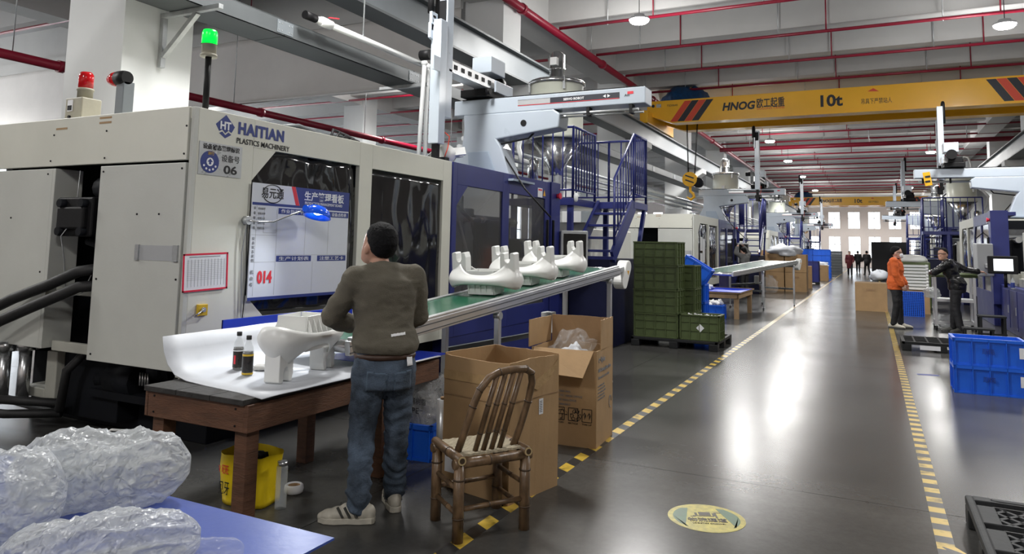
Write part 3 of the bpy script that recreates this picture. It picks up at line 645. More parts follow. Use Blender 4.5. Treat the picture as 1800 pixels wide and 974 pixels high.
        P(MB().box((.18, 1.72, .22), (.3, 1.86, .62)).box((.18, 1.86, .22), (.9, 2.2, .3)), 'bed_bracket', 'dirty_cream', bevel=.008)
        P(MB().cyl((.35, .45, .55), (.35, .7, .55), .09).cyl((.3, .78, .45), (.3, 1.1, .45), .14).cyl((.3, 1.1, .45), (.3, 1.3, .42), .07).cyl((.28, .55, .52), (.28, .55, .62), .03).box((.2, .5, .3), (.5, 1.3, .36)), 'pump', 'near_black')
        for y in (.52, .55, .58, .61): P(MB().cyl((.15, y, .46), (.15, y, .56), .008, n=8), 'fitting', 'steel')
        P(MB().tube([(.0, .95, .02), (.02, .8, .1), (.02, .72, .14), (.1, .6, .13)], .01, 6), 'white_cable', 'white')
    # base
    P(MB().box((.45, .2, 0), (3.7, 2.5, .55)).box((.3, .12, .5), (3.7, .3, .62)).box((.25, 1.0, .1), (.5, 1.75, .66)), 'bed', 'near_black', bevel=.01)
    P(MB().box((3.69, .0, .0), (6.6, .08, .55)).box((3.69, .08, 0), (6.6, 2.5, .5)), 'bed', 'navy', bevel=.006)
    # blue guard
    m = MB(); frame_with_holes(m, 3.70, 6.62, .5, 2.587, [(3.80, 5.01, .75, 2.32), (5.21, 6.44, .75, 2.32)], -.015, .035)
    m.prism([(3.80, 2.32), (3.80, 2.07), (4.06, 2.32)], 'y', -.015, .035)
    P(m, 'guard_frame', 'navy', bevel=.004)
    for x0, x1 in ((3.80, 5.01), (5.21, 6.44)):
        P(MB().box((x0, .005, .75), (x1, .012, 2.32)), 'guard_window', 'pane', label='clear scratched polycarbonate window')
    P(MB().box((3.70, .035, 2.5), (6.62, .5, 2.585)).box((3.70, 2.3, .5), (6.62, 2.4, 2.5)), 'guard_roof', 'navy')
    P(MB().box((4.15, .35, .8), (4.6, 2.0, 2.25)).box((4.9, .5, .95), (5.15, 1.8, 2.1)), 'platen', 'galvanised', bevel=.02)
    P(MB().box((5.45, .45, .85), (6.2, 1.9, 1.95)), 'mould', 'near_black', bevel=.02)
    for z in (1.1, 1.95):
        P(MB().cyl((3.7, .55, z), (6.5, .55, z), .07), 'tie_bar', 'steel')
    P(MB().tube([(4.3, .25, 1.9), (4.45, .2, 1.5), (4.5, .2, 1.1), (4.4, .25, .9)], .02, 8), 'hose', 'white_pipe')
    P(MB().tube([(4.2, .25, 2.1), (4.6, .22, 1.9), (4.9, .25, 1.3)], .025, 8), 'hose', 'rubber')
    P(MB().tube([(4.15, .3, 2.15), (4.3, .3, 2.15)], .09, 14), 'coupling', 'steel')
    # end post, stop button, controller
    P(MB().box((6.63, -.04, .5), (6.98, .3, 2.6)), 'guard_post', 'navy', bevel=.006)
    P(MB().cyl((6.85, -.04, 2.39), (6.85, -.08, 2.39), .035).cyl((6.85, -.08, 2.39), (6.85, -.10, 2.39), .05), 'stop_button', 'clear_red')
    P(MB().box((6.46, -.06, 1.2), (6.50, -.03, 2.0)).box((6.66, -.07, 1.2), (6.70, -.04, 2.0)), 'pull_handle', 'black', bevel=.006)
    wl = P(MB().box((6.15, -.02, 2.33), (6.32, -.016, 2.47)), 'warning_label', 'paper'); MB().prism([(6.35, 2.36), (6.44, 2.36), (6.395, 2.45)], 'y', -.02, -.016).build('warning_triangle', 'hook_yellow', wl)
    MB().box((6.17, -.022, 2.43), (6.30, -.0195, 2.455)).build('warning_stripe', 'ink_red', wl)
    KM = place(7.12, -.22, 0, -.85)          # operator terminal, turned to the aisle
    c = P(MB(KM).box((-.23, -.06, 1.12), (.23, .06, 1.85)).box((-.05, .06, 1.3), (.05, .35, 1.4)), 'controller', 'camouflage_grey', bevel=.02)
    MB(KM).box((-.19, -.067, 1.34), (.19, -.06, 1.80)).build('screen', 'dark_pane', c)
    MB(KM).box((-.21, -.067, 1.14), (.21, -.06, 1.30)).build('key_panel', 'aluminium', c)
    for i in range(4):
        for j in range(3): MB(KM).box((-.18+.095*i, -.073, 1.16+.042*j), (-.12+.095*i, -.066, 1.187+.042*j)).build('key', 'black', c)
    # injection unit
    P(MB().box((6.98, .1, 0), (12.1, 1.7, .95)), 'injection_base', 'navy', bevel=.01)
    for x in (7.3, 8.2, 9.1, 10.0, 10.9): 
        d = P(MB().box((x, .085, .1), (x+.82, .1, .88)), 'cabinet_door', 'navy', bevel=.004); MB().box((x+.7, .07, .4), (x+.74, .086, .56)).build('door_latch', 'galvanised', d)
    P(MB().box((7.3, .25, .95), (9.0, 1.4, 1.12)).box((7.5, .4, 1.12), (8.6, 1.2, 1.25)).box((7.6, .1, 1.0), (7.75, .3, 1.22)).box((8.1, .1, 1.0), (8.25, .3, 1.22)), 'carriage', 'dirty_cream', bevel=.01)
    P(MB().cyl((7.0, .8, 1.55), (9.3, .8, 1.55), .16, n=16), 'barrel', 'stainless')
    P(MB().box((9.3, .3, 1.0), (11.9, 1.4, 1.95)), 'drive_cover', 'cream', bevel=.02)
    P(MB().box((8.9, .25, 1.0), (9.25, 1.4, 2.05)), 'hopper_throat', 'grey_cream', bevel=.01)
    if near:
        P(MB().box((1.1, .4, 2.59), (1.75, .62, 2.66)).tube([(1.3, .45, 2.66), (1.6, .5, 2.72), (1.9, .5, 2.68), (2.2, .48, 2.7), (2.5, .45, 2.62)], .025, 6), 'cable_tray', 'tray_grey')
        for i in range(5): P(MB().tube([(1.9+.07*i, .35+.03*i, 2.6), (2.0+.1*i, .4, 2.74-.02*i), (2.3+.09*i, .45, 2.72-.02*i), (2.6+.08*i, .5, 2.6)], .014, 6), 'cable', 'black')
    return t
mach = make_machine('cream and blue moulding machine beside the man in the olive sweater', True)
mach.location = (3.69, 4.5, 0)
# lettering on the first machine
L0 = Vector((3.69, 4.5, 0))
def on_front(x, z, dy=-.003): return (3.69+x, 4.5+dy, z)
lg = MB().prism([(.19, 2.485), (.285, 2.57), (.375, 2.485), (.345, 2.435), (.315, 2.45), (.285, 2.425), (.255, 2.45), (.225, 2.435)], 'y', -.002, 0)
lg.prism([(.225, 2.42), (.255, 2.435), (.285, 2.41), (.315, 2.435), (.345, 2.42), (.285, 2.385)], 'y', -.002, 0)
bpy.context.view_layer.update()
def mlink(mb, name, material):
    o = mb.build(name, material, mach); o.matrix_parent_inverse = Matrix.Identity(4); return o
def mtxt(body, size, loc, material, **k):
    o = txt(body, size, loc, XF, material, mach, **k); o.matrix_parent_inverse = Matrix.Identity(4); return o
mlink(lg, 'emblem', 'ink_navy')
mtxt('HT', .085, (.232, -.0035, 2.455), 'ink_white', bold=.003, width=.105, name='emblem_letters')
mtxt('HAITIAN', .125, (.41, -.0035, 2.445), 'ink_navy', bold=.006, width=.50, spacing=1.12)
mtxt('PLASTICS MACHINERY', .062, (.40, -.0035, 2.365), 'ink_black', width=.58, bold=.0006)

# ------------------------------------------------------------------ take-out robot (origin on the machine roof, beam runs in -Y)
def make_robot(label, text=False, dy=0, dz=0):
    t = thing('takeout_robot', label, 'robot')
    P = lambda mb, n, m, **k: mb.build(n, m, t, **k)
    # gooseneck pedestal
    P(MB().prism([(-.35, .42), (.42, .42), (.42, .38), (.3, .36), (.3, .0), (-.3, 0), (-.3, .36)], 'y', 0, .02) if 0 else
      MB().prism([(.55, 0), (.62, .25), (.45, .55), (.42, .80), (.44, 1.0), (-1.0, 1.0), (-1.1, .93), (-1.08, .74), (-.12, .62), (-.2, .5), (-.38, 0)], 'x', -.17, .17), 'pedestal', 'robot_paint', bevel=.02)
    P(MB().prism([(.30, .04), (.34, .45), (.0, .45), (-.16, .04)], 'x', -.19, -.165), 'pedestal_plate', 'robot_paint_dark', bevel=.008)
    P(MB().cyl((-.175, -.55, .83), (-.18, -.55, .83), .045, n=16), 'cable_hole', 'black')
    P(MB().prism([(.7, 0), (.7, .03), (-.5, .03), (-.5, 0)], 'x', -.35, .35), 'foot_plate', 'robot_paint_dark')
    # main beam
    b = P(MB().box((-.16, -2.3, 1.0), (.16, .6, 1.22)), 'beam', 'robot_paint', bevel=.012)
    MB().box((-.1, -2.25, 1.22), (.1, .5, 1.245)).build('rail', 'black', b)
    MB().box((-.165, -1.95, 1.085), (-.16, -.45, 1.165)).build('nameplate', 'crane_black', b)
    MB().box((-.1655, -1.95, 1.080), (-.16, -.45, 1.087)).build('nameplate_stripe', 'ink_red', b)
    MB().box((-.1652, -.95, 1.09), (-.1605, -.45, 1.16)).build('nameplate_fade', 'aluminium', b)
    MB().box((-.165, -2.14, 1.13), (-.16, -2.06, 1.165)).build('flag_sticker', 'ink_red', b)
    if text:
        txt('SERVO ROBOT', .045, (-.167, -1.15, 1.11), XE, 'ink_white', b, bold=.001)
        txt('\u25C0 \u25B6', .05, (-.167, -1.72, 1.108), XE, 'ink_white', b)
        txt('Art', .05, (-.167, -2.02, 1.10), XE, 'ink_black', b)
    P(MB().cyl((-.12, -2.2, .93), (-.12, -.9, .93), .02).cyl((-.05, -2.25, .9), (-.05, -.9, .9), .014), 'conduit', 'galvanised')
    for y in (-2.1, -1.5, -1.0): P(MB().box((-.15, y-.02, .88), (-.02, y+.02, 1.0)), 'conduit_clip', 'black')
    P(MB().tube([(0, -.9, .95), (-.1, -.6, .62), (-.1, -.1, .55), (-.15, .2, .6)], .015, 6).tube([(-.1, -.1, .55), (-.2, -.6, -.1), (-.2, -1.0, -.5)], .012, 6), 'cable', 'black')
    # carriage, cross arm in -X, vertical arm
    Q = Matrix.Translation((0, dy, 0)); QA = Matrix.Translation((0, dy, dz))
    P(MB(Q).box((-.25, .0, 1.25), (.3, .45, 1.36)).box((.05, .1, 1.36), (.28, .4, 1.5)), 'carriage', 'black', bevel=.01)
    P(MB(Q).box((-.15, .0, 1.62), (.30, .32, 1.86)), 'drive_box', 'robot_paint', bevel=.01)
    P(MB(Q).cyl((.3, .16, 1.55), (.42, .16, 1.55), .12, n=16), 'motor', 'black')
    P(MB(Q).box((-.1, -.06, 1.33), (.45, -.03, 1.5)), 'side_plate', 'robot_paint', bevel=.006)
    ca = P(MB(Q).box((-1.35, .02, 1.36), (.1, .2, 1.54)), 'cross_arm', 'aluminium', bevel=.008)
    for i in range(6): MB(Q).box((-1.15+.19*i, .012, 1.43), (-1.07+.19*i, .02, 1.49)).build('slot', 'black', ca)
    MB(Q).box((-1.3, .0, 1.37), (.05, .02, 1.40)).build('guide_rail', 'steel', ca)
    P(MB(Q).cyl((-1.3, .3, 1.62), (-1.3, .45, 1.62), .07), 'motor', 'black'); P(MB(Q).cyl((-.3, -.02, 1.3), (-.3, -.08, 1.3), .05), 'motor', 'black')
    va = P(MB(QA).box((-1.56, -.02, .38), (-1.40, .13, 2.0)), 'vertical_arm', 'robot_paint', bevel=.008)
    P(MB(QA).box((-1.38, .0, .75), (-1.22, .14, 2.35)), 'vertical_rail', 'robot_paint', bevel=.006)
    P(MB(QA).box((-1.60, .10, 1.85), (-1.46, .14, 2.1)).prism([(-1.62, 1.75), (-1.44, 1.7), (-1.44, 1.9), (-1.62, 1.95)], 'y', .1, .14), 'chain_bracket', 'robot_paint', bevel=.004)
    for z in (1.92, 1.98, 2.04): P(MB(QA).box((-1.57, .095, z-.015), (-1.51, .1, z+.015)), 'slot', 'black')
    P(MB(QA).tube([(-1.54, .16, 2.1), (-1.54, .16, 2.35), (-1.5, .16, 2.46), (-1.42, .16, 2.48), (-1.36, .16, 2.42), (-1.36, .16, 1.9)], .045, 6), 'cable_chain', 'black')
    P(MB(QA).box((-1.40, .02, 1.3), (-1.38, .12, 2.3)), 'toothed_belt', 'black')
    P(MB(QA).box((-1.72, -.03, 1.30), (-1.57, .0, 1.48)), 'terminal_plate', 'robot_paint')
    P(MB(QA).box((-1.52, .02, .2), (-1.44, .1, .38)).box((-1.6, -.02, .12), (-1.36, .12, .2)).box((-1.42, -.05, -.0), (-1.32, .06, .22)).box((-1.64, .0, .0), (-1.56, .1, .14)), 'gripper', 'black', bevel=.006)
    P(MB(QA).cyl((-1.5, -.04, .16), (-1.5, .14, .16), .02).cyl((-1.58, -.05, .05), (-1.34, -.05, .05), .02), 'gripper_rod', 'steel')
    P(MB(QA).tube([(-1.38, 0, .55), (-1.30, -.03, .5), (-1.33, -.03, .35), (-1.36, 0, .22), (-1.25, 0, .18)], .008, 5), 'air_hose', 'crane_red')
    return t
rob = make_robot('pale blue take-out robot on the first machine, beam pointing over the conveyor', True)
rob.location = (9.2, 4.9, 2.587-.1)

# ------------------------------------------------------------------ hopper dryer
def make_hopper(label):
    t = thing('hopper_dryer', label, 'hopper dryer')
    P = lambda mb, n, m, **k: mb.build(n, m, t, **k)
    P(MB().lathe((0, 0, 0), [(.12, .42), (.14, .55), (.46, 1.05)], 28), 'cone', 'stainless')
    P(MB().lathe((0, 0, 0), [(.48, 1.05), (.50, 1.07), (.50, 1.12), (.48, 1.14), (.48, 2.02), (.50, 2.04)], 28), 'barrel', 'cream_hopper')
    P(MB().lathe((0, 0, 0), [(.52, 2.04), (.52, 2.09), (.49, 2.12), (.30, 2.15), (.0, 2.16)], 28), 'lid', 'stainless')
    P(MB().lathe((0, 0, 0), [(.14, 2.15), (.14, 2.34), (.155, 2.34), (.155, 2.37), (.14, 2.37), (.14, 2.62), (.09, 2.68), (.02, 2.70)], 18), 'vacuum_loader', 'stainless')
    P(MB().box((-.28, -.1, 2.38), (-.17, .02, 2.52)), 'valve_box', 'white')
    P(MB().tube([(.1, 0, 2.64), (.25, .12, 2.72), (.42, .22, 2.66), (.5, .28, 2.4), (.5, .3, 2.0), (.47, .33, 1.4)], .035, 10), 'suction_hose', 'white_pipe')
    P(MB().tube([(.0, .4, .62), (-.12, .62, .7), (.0, .75, .95), (.2, .8, 1.25), (.3, .6, 1.5)], .045, 10), 'return_hose', 'white_pipe')
    P(MB().box((-.10, -.10, 0), (.10, .10, .42)).cyl((-.2, 0, .25), (.2, 0, .25), .05), 'outlet', 'galvanised', bevel=.008)
    P(MB().cyl((-.0, .3, .2), (-.0, .55, .2), .12).lathe((0, .45, .3), [(.1, 0), (.1, .4), (.06, .45)], 14), 'blower', 'stainless')
    P(MB().box((-.52, -.06, 1.3), (-.46, .06, 1.6)), 'sight_door', 'galvanised', bevel=.006)
    for a in (0.6, 2.2, 3.8, 5.4): P(MB().box((.50*math.cos(a)-.02, .50*math.sin(a)-.02, 1.9), (.50*math.cos(a)+.02, .50*math.sin(a)+.02, 2.1)), 'latch', 'steel')
    return t
hop = make_hopper('tall cream hopper dryer behind the navy railing over the first machine'); hop.location = (11.85, 5.05, 2.44)

# ------------------------------------------------------------------ navy platform with stairs (world coordinates of the first one)
def make_platform(label):
    t = thing('platform_stairs', label, 'platform', (11.1, 4.4, 0))
    P = lambda mb, n, m='navy', **k: mb.build(n, m, t, **k)
    Z = 2.40
    P(MB().box((11.1, 4.4, Z-.12), (13.05, 5.6, Z)), 'deck', bevel=.006)
    P(MB().box((12.2, 3.7, Z-.12), (13.05, 4.4, Z)), 'landing', bevel=.006)
    for x, y in ((11.15, 4.45), (11.15, 5.5), (12.95, 5.5), (12.95, 4.45)): P(MB().box((x, y, .95), (x+.09, y+.09, Z-.12)), 'post', bevel=.006)
    P(MB().beam((12.98, 3.75, 2.3), (12.55, 3.75, 1.42), .06, .08), 'brace')
    def rail(p, q, n=7, top=1.2, low=.14):
        p = Vector(p); q = Vector(q)
        r = P(MB().cyl(p+Vector((0, 0, top)), q+Vector((0, 0, top)), .022, n=8), 'handrail')
        MB().cyl(p+Vector((0, 0, low)), q+Vector((0, 0, low)), .018, n=8).build('lower_rail', 'navy', r)
        for i in range(n+1):
            x = p.lerp(q, i/n); e = i in (0, n)
            MB().cyl(x+Vector((0, 0, 0 if e else low)), x+Vector((0, 0, top)), .024 if e else .013, n=6).build('baluster', 'navy', r)
    rail((11.13, 4.43, Z), (11.13, 5.55, Z), 6)
    rail((11.13, 4.43, Z), (12.18, 4.43, Z), 8)
    rail((13.02, 4.45, Z), (13.02, 5.55, Z), 5)
    rail((12.25, 3.73, Z), (13.02, 3.73, Z), 6)
    rail((13.02, 3.73, Z), (13.02, 4.45, Z), 3)
    # stair flight, falls towards -X
    A, B = Vector((12.25, 0, Z-.06)), Vector((11.12, 0, 1.44))
    for y in (3.73, 4.36): P(MB().beam((A.x, y, A.z), (B.x, y, B.z), .05, .22), 'stringer')
    for i in range(4):
        x = A.lerp(B, (i+.75)/4.2)
        P(MB().box((x.x-.14, 3.73, x.z-.02), (x.x+.12, 4.36, x.z+.02)), 'tread', bevel=.004)
    P(MB().box((11.05, 3.7, 1.40), (11.2, 4.4, 1.45)), 'foot_bar')
    hr = P(MB().tube([(12.25, 3.73, Z+1.2), (11.2, 3.73, 2.72), (11.2, 3.73, 1.45)], .022, 8), 'handrail')
    MB().tube([(12.25, 3.73, Z+.3), (11.25, 3.73, 1.8)], .016, 6).build('lower_rail', 'navy', hr)
    for i in range(1, 7):
        a = Vector((12.25, 3.73, Z+.25)).lerp(Vector((11.25, 3.73, 1.75)), i/7); b = Vector((12.25, 3.73, Z+1.2)).lerp(Vector((11.2, 3.73, 2.72)), i/7)
        MB().cyl(a, b, .013, n=6).build('baluster', 'navy', hr)
    P(MB().box((11.05, 3.75, 0), (12.9, 4.45, 1.40)), 'support_cabinet', 'dark_navy', bevel=.01)
    return t
plat = make_platform('navy railed platform with four-step stairs behind the first machine')
wp = MB().lathe((0, 0, 0), [(.02, .08), (.04, .04), (.035, -.04), (.015, -.07)], 8).build('inspection_lamp', 'white_pipe'); wp.location = (11.1, 4.36, 2.40); tag(wp, 'white inspection lamp dangling from the navy platform corner', 'lamp')

# ------------------------------------------------------------------ further machines of both rows (copies of machine, robot, hopper, platform)
def crew(dx, flip, n, dy=0, parts=(1, 1, 1, 1), robot_dy=0, words=''):
    a = PI if flip else 0
    def tr(o, ddy=0):
        p = o.location
        if not flip: return (p.x+dx, p.y+dy, p.z)
        return (dx-(p.x-3.69), dy-(p.y-4.5)+ddy, p.z)      # half-turn about the machine corner
    if parts[0]: copy_tree(mach2, tr(mach2), a, 'cream and blue moulding machine, '+words)
    if parts[1]: copy_tree(rob2, tr(rob2, robot_dy), a, 'pale blue take-out robot on the machine '+words)
    if parts[2]: copy_tree(hop, tr(hop), a, 'cream hopper dryer above the machine '+words)
    if parts[3]: copy_tree(plat, tr(plat), a, 'navy railed platform of the machine '+words)
mach2 = make_machine('cream and blue moulding machine behind the stack of green crates', False); mach2.location = (3.69+16.89, 4.5, 0)
rob2 = make_robot('pale blue take-out robot above the second conveyor, vertical arm raised', dy=-1.65, dz=.7); rob2.location = (9.2+16.89, 4.9, 2.487)
copy_tree(hop, (11.85+16.89, 5.05, 2.44), 0, 'cream hopper dryer behind the second robot')
copy_tree(plat, (11.1+16.89, 4.4, 0), 0, 'navy railed platform behind the masked-window machine and second conveyor')
for b in (mach2, rob2): b.location.x -= 16.89
names = ['third along the row with the olive-sweater man', 'fourth along the row with the olive-sweater man']
for i, nm in enumerate(names): crew(16.89*(i+2), False, i, words=nm)
for b in (mach2, rob2): b.location.x += 16.89
def flipcrew(xc, nm, parts=(1, 1, 1, 1), rdy=0):
    base = (3.69+16.89, 4.5)
    def put(o, off, lab, ddy=0): copy_tree(o, (xc-off[0], -2.45-off[1]+ddy, off[2]), PI, lab)
    if parts[0]: put(mach2, (0, 0, 0), 'cream and navy moulding machine '+nm)
    if parts[1]: put(rob2, (5.51, .4, 2.487), 'pale blue take-out robot '+nm, rdy)
    if parts[2]: put(hop, (8.16, .55, 2.44), 'cream hopper dryer '+nm)
    if parts[3]: put(plat, (7.41, -.1, 0), 'navy railed platform '+nm)
flipcrew(26.4, 'behind the man in the black jacket', (1, 1, 0, 0), -.45)
flipcrew(39.2, 'second along the row behind the black-jacketed man', (1, 1, 1, 1))
flipcrew(52.0, 'third along the row behind the black-jacketed man', (1, 1, 1, 1))

# ------------------------------------------------------------------ crane runway, tray, pipes, smoke curtain
def ibeam(y, x0=X0+.2, x1=X1-.2, z0=5.14, z1=5.77):
    return MB().box((x0, y-.02, z0), (x1, y+.02, z1-.04)).box((x0, y-.19, z0), (x1, y+.19, z0+.04)).box((x0, y-.19, z1-.07), (x1, y+.19, z1-.03)).box((x0, y-.04, z1-.03), (x1, y+.04, z1+.03))
t = thing('crane_runway', 'grey steel crane runway girder along the row of white columns', 'girder', (X0, 6.9, 5.14))
MB().box((X0+.2, 6.80, 5.18), (X1-.2, 7.0, 5.70)).build('web', 'runway_grey', t)
MB().box((X0+.2, 6.68, 5.14), (X1-.2, 7.12, 5.18)).build('bottom_flange', 'tray_grey', t)
MB().box((X0+.2, 6.68, 5.70), (X1-.2, 7.12, 5.74)).build('top_flange', 'tray_grey', t)
MB().box((X0+.2, 6.86, 5.74), (X1-.2, 6.94, 5.82)).build('crane_rail', 'near_black', t)
t = thing('crane_runway', 'grey steel crane runway girder above the machines behind the black-jacketed man', 'girder', (X0, -4.8, 5.14))
MB().box((X0+.2, -4.9, 5.18), (X1-.2, -4.7, 5.70)).build('web', 'runway_grey', t)
MB().box((X0+.2, -5.02, 5.14), (X1-.2, -4.58, 5.18)).build('bottom_flange', 'tray_grey', t)
MB().box((X0+.2, -5.02, 5.70), (X1-.2, -4.58, 5.74)).build('top_flange', 'tray_grey', t)
t = thing('cable_tray', 'long dark grey cable tray hung on brackets beside the white column', 'cable tray', (2, 6.9, 4.2))
for i in range(14):
    x = -2.0+2.9*i
    c = MB().box((x, 6.63, 4.19), (x+2.89, 7.16, 4.20)).box((x, 6.63, 4.19), (x+2.89, 6.64, 4.40)).box((x, 7.15, 4.19), (x+2.89, 7.16, 4.40)).box((x, 6.63, 4.395), (x+2.89, 7.16, 4.405)).build('tray_section', 'tray_grey', t)
    sp = MB().box((x-.14, 6.622, 4.215), (x+.14, 6.631, 4.38)).build('splice_plate', 'runway_grey', c)
    for dx in (-.11, -.06, .06, .11):
        for z in (4.25, 4.34): MB().cyl((x+dx, 6.622, z), (x+dx, 6.616, z), .008, n=6).build('bolt', 'galvanised', sp) if i < 6 else 0
def bracket(x, lab, strut):
    b = thing('tray_bracket', lab, 'bracket', (x, 7.3, 4.18), 0, 'tray brackets')
    MB().box((x-.03, 6.35, 4.13), (x+.03, 7.3, 4.185)).build('arm', 'galvanised', b, bevel=.004)
    if strut:
        MB().box((x-.03, 7.24, 3.55), (x+.03, 7.3, 4.13)).build('upright', 'galvanised', b, bevel=.004)
        MB().beam((x, 7.24, 3.68), (x, 6.72, 4.13), .055, .055).build('strut', 'galvanised', b)
bracket(5.45, 'galvanised triangular bracket carrying the cable tray on the first column', True)
bracket(9.6, 'galvanised cross arm under the cable tray by the white air pipes', False)
bracket(14.45, 'galvanised triangular bracket carrying the cable tray on the second column', True)
# white compressed-air pipe with drops
t = thing('air_pipe', 'white compressed-air pipe with red valve along the cable tray', 'pipe', (9.0, 6.4, 4.45))
MB().tube([(7.05, 6.45, 4.5), (9.55, 6.42, 4.47)], .045, 10).build('header', 'white_pipe', t)
MB().cyl((6.85, 6.45, 4.5), (7.05, 6.45, 4.5), .055).build('end_cap', 'black', t)
MB().cyl((7.15, 6.45, 4.5), (7.35, 6.45, 4.5), .065).build('valve', 'white_pipe', t)
MB().beam((7.25, 6.4, 4.57), (7.42, 6.38, 4.60), .03, .012).build('valve_handle', 'ink_red', t)
for i, (x, y, zz) in enumerate(((9.40, 6.30, 2.45), (9.62, 6.38, 2.45), (10.0, 6.35, 2.45))):
    d = MB().tube([(9.55, 6.42, 4.47), (x, y, 4.47), (x, y, 4.40), (x+(-.1 if i == 0 else 0), y, zz)], .035, 10).build('drop_pipe', 'white_pipe', t)
    MB().ball((x, y, 4.46), .055).build('elbow', 'white_pipe', d)
MB().cyl((8.0, 6.42, 4.5), (8.0, 6.42, ZB), .012, n=6).build('hanger', 'galvanised', t)
# sprinkler mains and branch pipes
def main_pipe(y, z, lab, r=.10, x0=X0+.3, x1=X1-.3):
    t = thing('sprinkler_main', lab, 'pipe', (10, y, z))
    MB().cyl((x0, y, z), (x1, y, z), r, n=12).build('pipe', 'red_pipe', t)
    x = 2.5
    while x < 60:
        h = MB().cyl((x, y, z+r), (x, y, 7.2 if 7.3 < y < 8.3 else ZC-.02), .012, n=6).build('hanger', 'galvanised', t)
        if x < 40: MB().cyl((x+.9, y, z), (x+1.02, y, z), r*1.3, n=12).build('coupling', 'red_pipe', t)
        x += 5.574
ZP = 7.17
main_pipe(7.15-.02, ZP-.1, 'thick red sprinkler main running along the white columns')
main_pipe(15.2, 5.15, 'thick red sprinkler main of the neighbouring bay behind the first machine')
for i, x in enumerate(BX):
    if x < 4 or x > 76: continue
    n = len([q for q in BX if 4 < q <= x])
    t = thing('sprinkler_branch', ORD[n-1]+' thin red sprinkler pipe across the hall ceiling, counted from the near end', 'pipe', (x, 1, ZP), 0, 'red sprinkler branch pipes')
    MB().cyl((x, -7, ZP), (x, 7.05, ZP), .042, n=8).build('pipe', 'red_pipe', t)
    for y in ((4.6, .9, -2.8) if x < 45 else (3.0, -2)): 
        MB().cyl((x, y, ZP), (x, y, ZC-.02), .018, n=6).build('riser', 'red_pipe', t)
        if x < 40:
            MB().cyl((x-.0, y+1.15, ZP-.06), (x, y+1.15, ZC-.02), .014, n=6).build('hanger', 'galvanised', t)
for n, x in enumerate([q for q in BX if 6 < q < 36]):
    t = thing('sprinkler_branch', ORD[n]+' thin red sprinkler pipe of the neighbouring bay behind the first column', 'pipe', (x, 12, ZP), 0, 'red sprinkler branch pipes of the neighbouring bay')
    MB().cyl((x, 8.6, ZP), (x, 24, ZP), .042, n=8).build('pipe', 'red_pipe', t)
    for y in (10.5, 15, 19): MB().cyl((x, y, ZP), (x, y, ZC-.02), .016, n=6).build('riser', 'red_pipe', t)
t = thing('sprinkler_main', 'thick red cross main under the ceiling in the middle of the hall', 'pipe', (38.3, 1, 6.6))
MB().cyl((38.3, -7, 6.78), (38.3, 7.0, 6.78), .11, n=12).build('pipe', 'red_pipe', t)
for y in (5.5, 0, -4): MB().cyl((38.3, y, 6.78), (38.3, y, ZC-.02), .02, n=6).build('hanger', 'galvanised', t)
# smoke curtain in the neighbouring bay
n = 60; vs = []; fs = []
for i in range(n+1):
    for j in range(13):
        y = 8.32+(31.5-8.32)*i/n; z = 5.27+(ZB-.35-5.27)*j/12
        vs.append((13.87+.05*noise.noise(Vector((y*.8, z*.5, 3)))+.03*noise.noise(Vector((y*2.2+z*1.2, z*.9, 8))), y, z))
for i in range(n):
    for j in range(12): fs.append((i*13+j, (i+1)*13+j, (i+1)*13+j+1, i*13+j+1))
t = thing('smoke_curtain', 'creased white smoke curtain hanging from a beam behind the first column', 'curtain', (13.87, 12, 5.27))
MB().add(vs, fs, True).build('cloth', 'curtain_white', t, solid=.01)
MB().box((13.82, 8.32, 5.25), (13.92, 31.5, 5.29)).build('bottom_bar', 'white', t)
MB().box((13.82, 8.32, ZB-.36), (13.94, 31.5, ZB)).build('top_board', 'concrete', t)

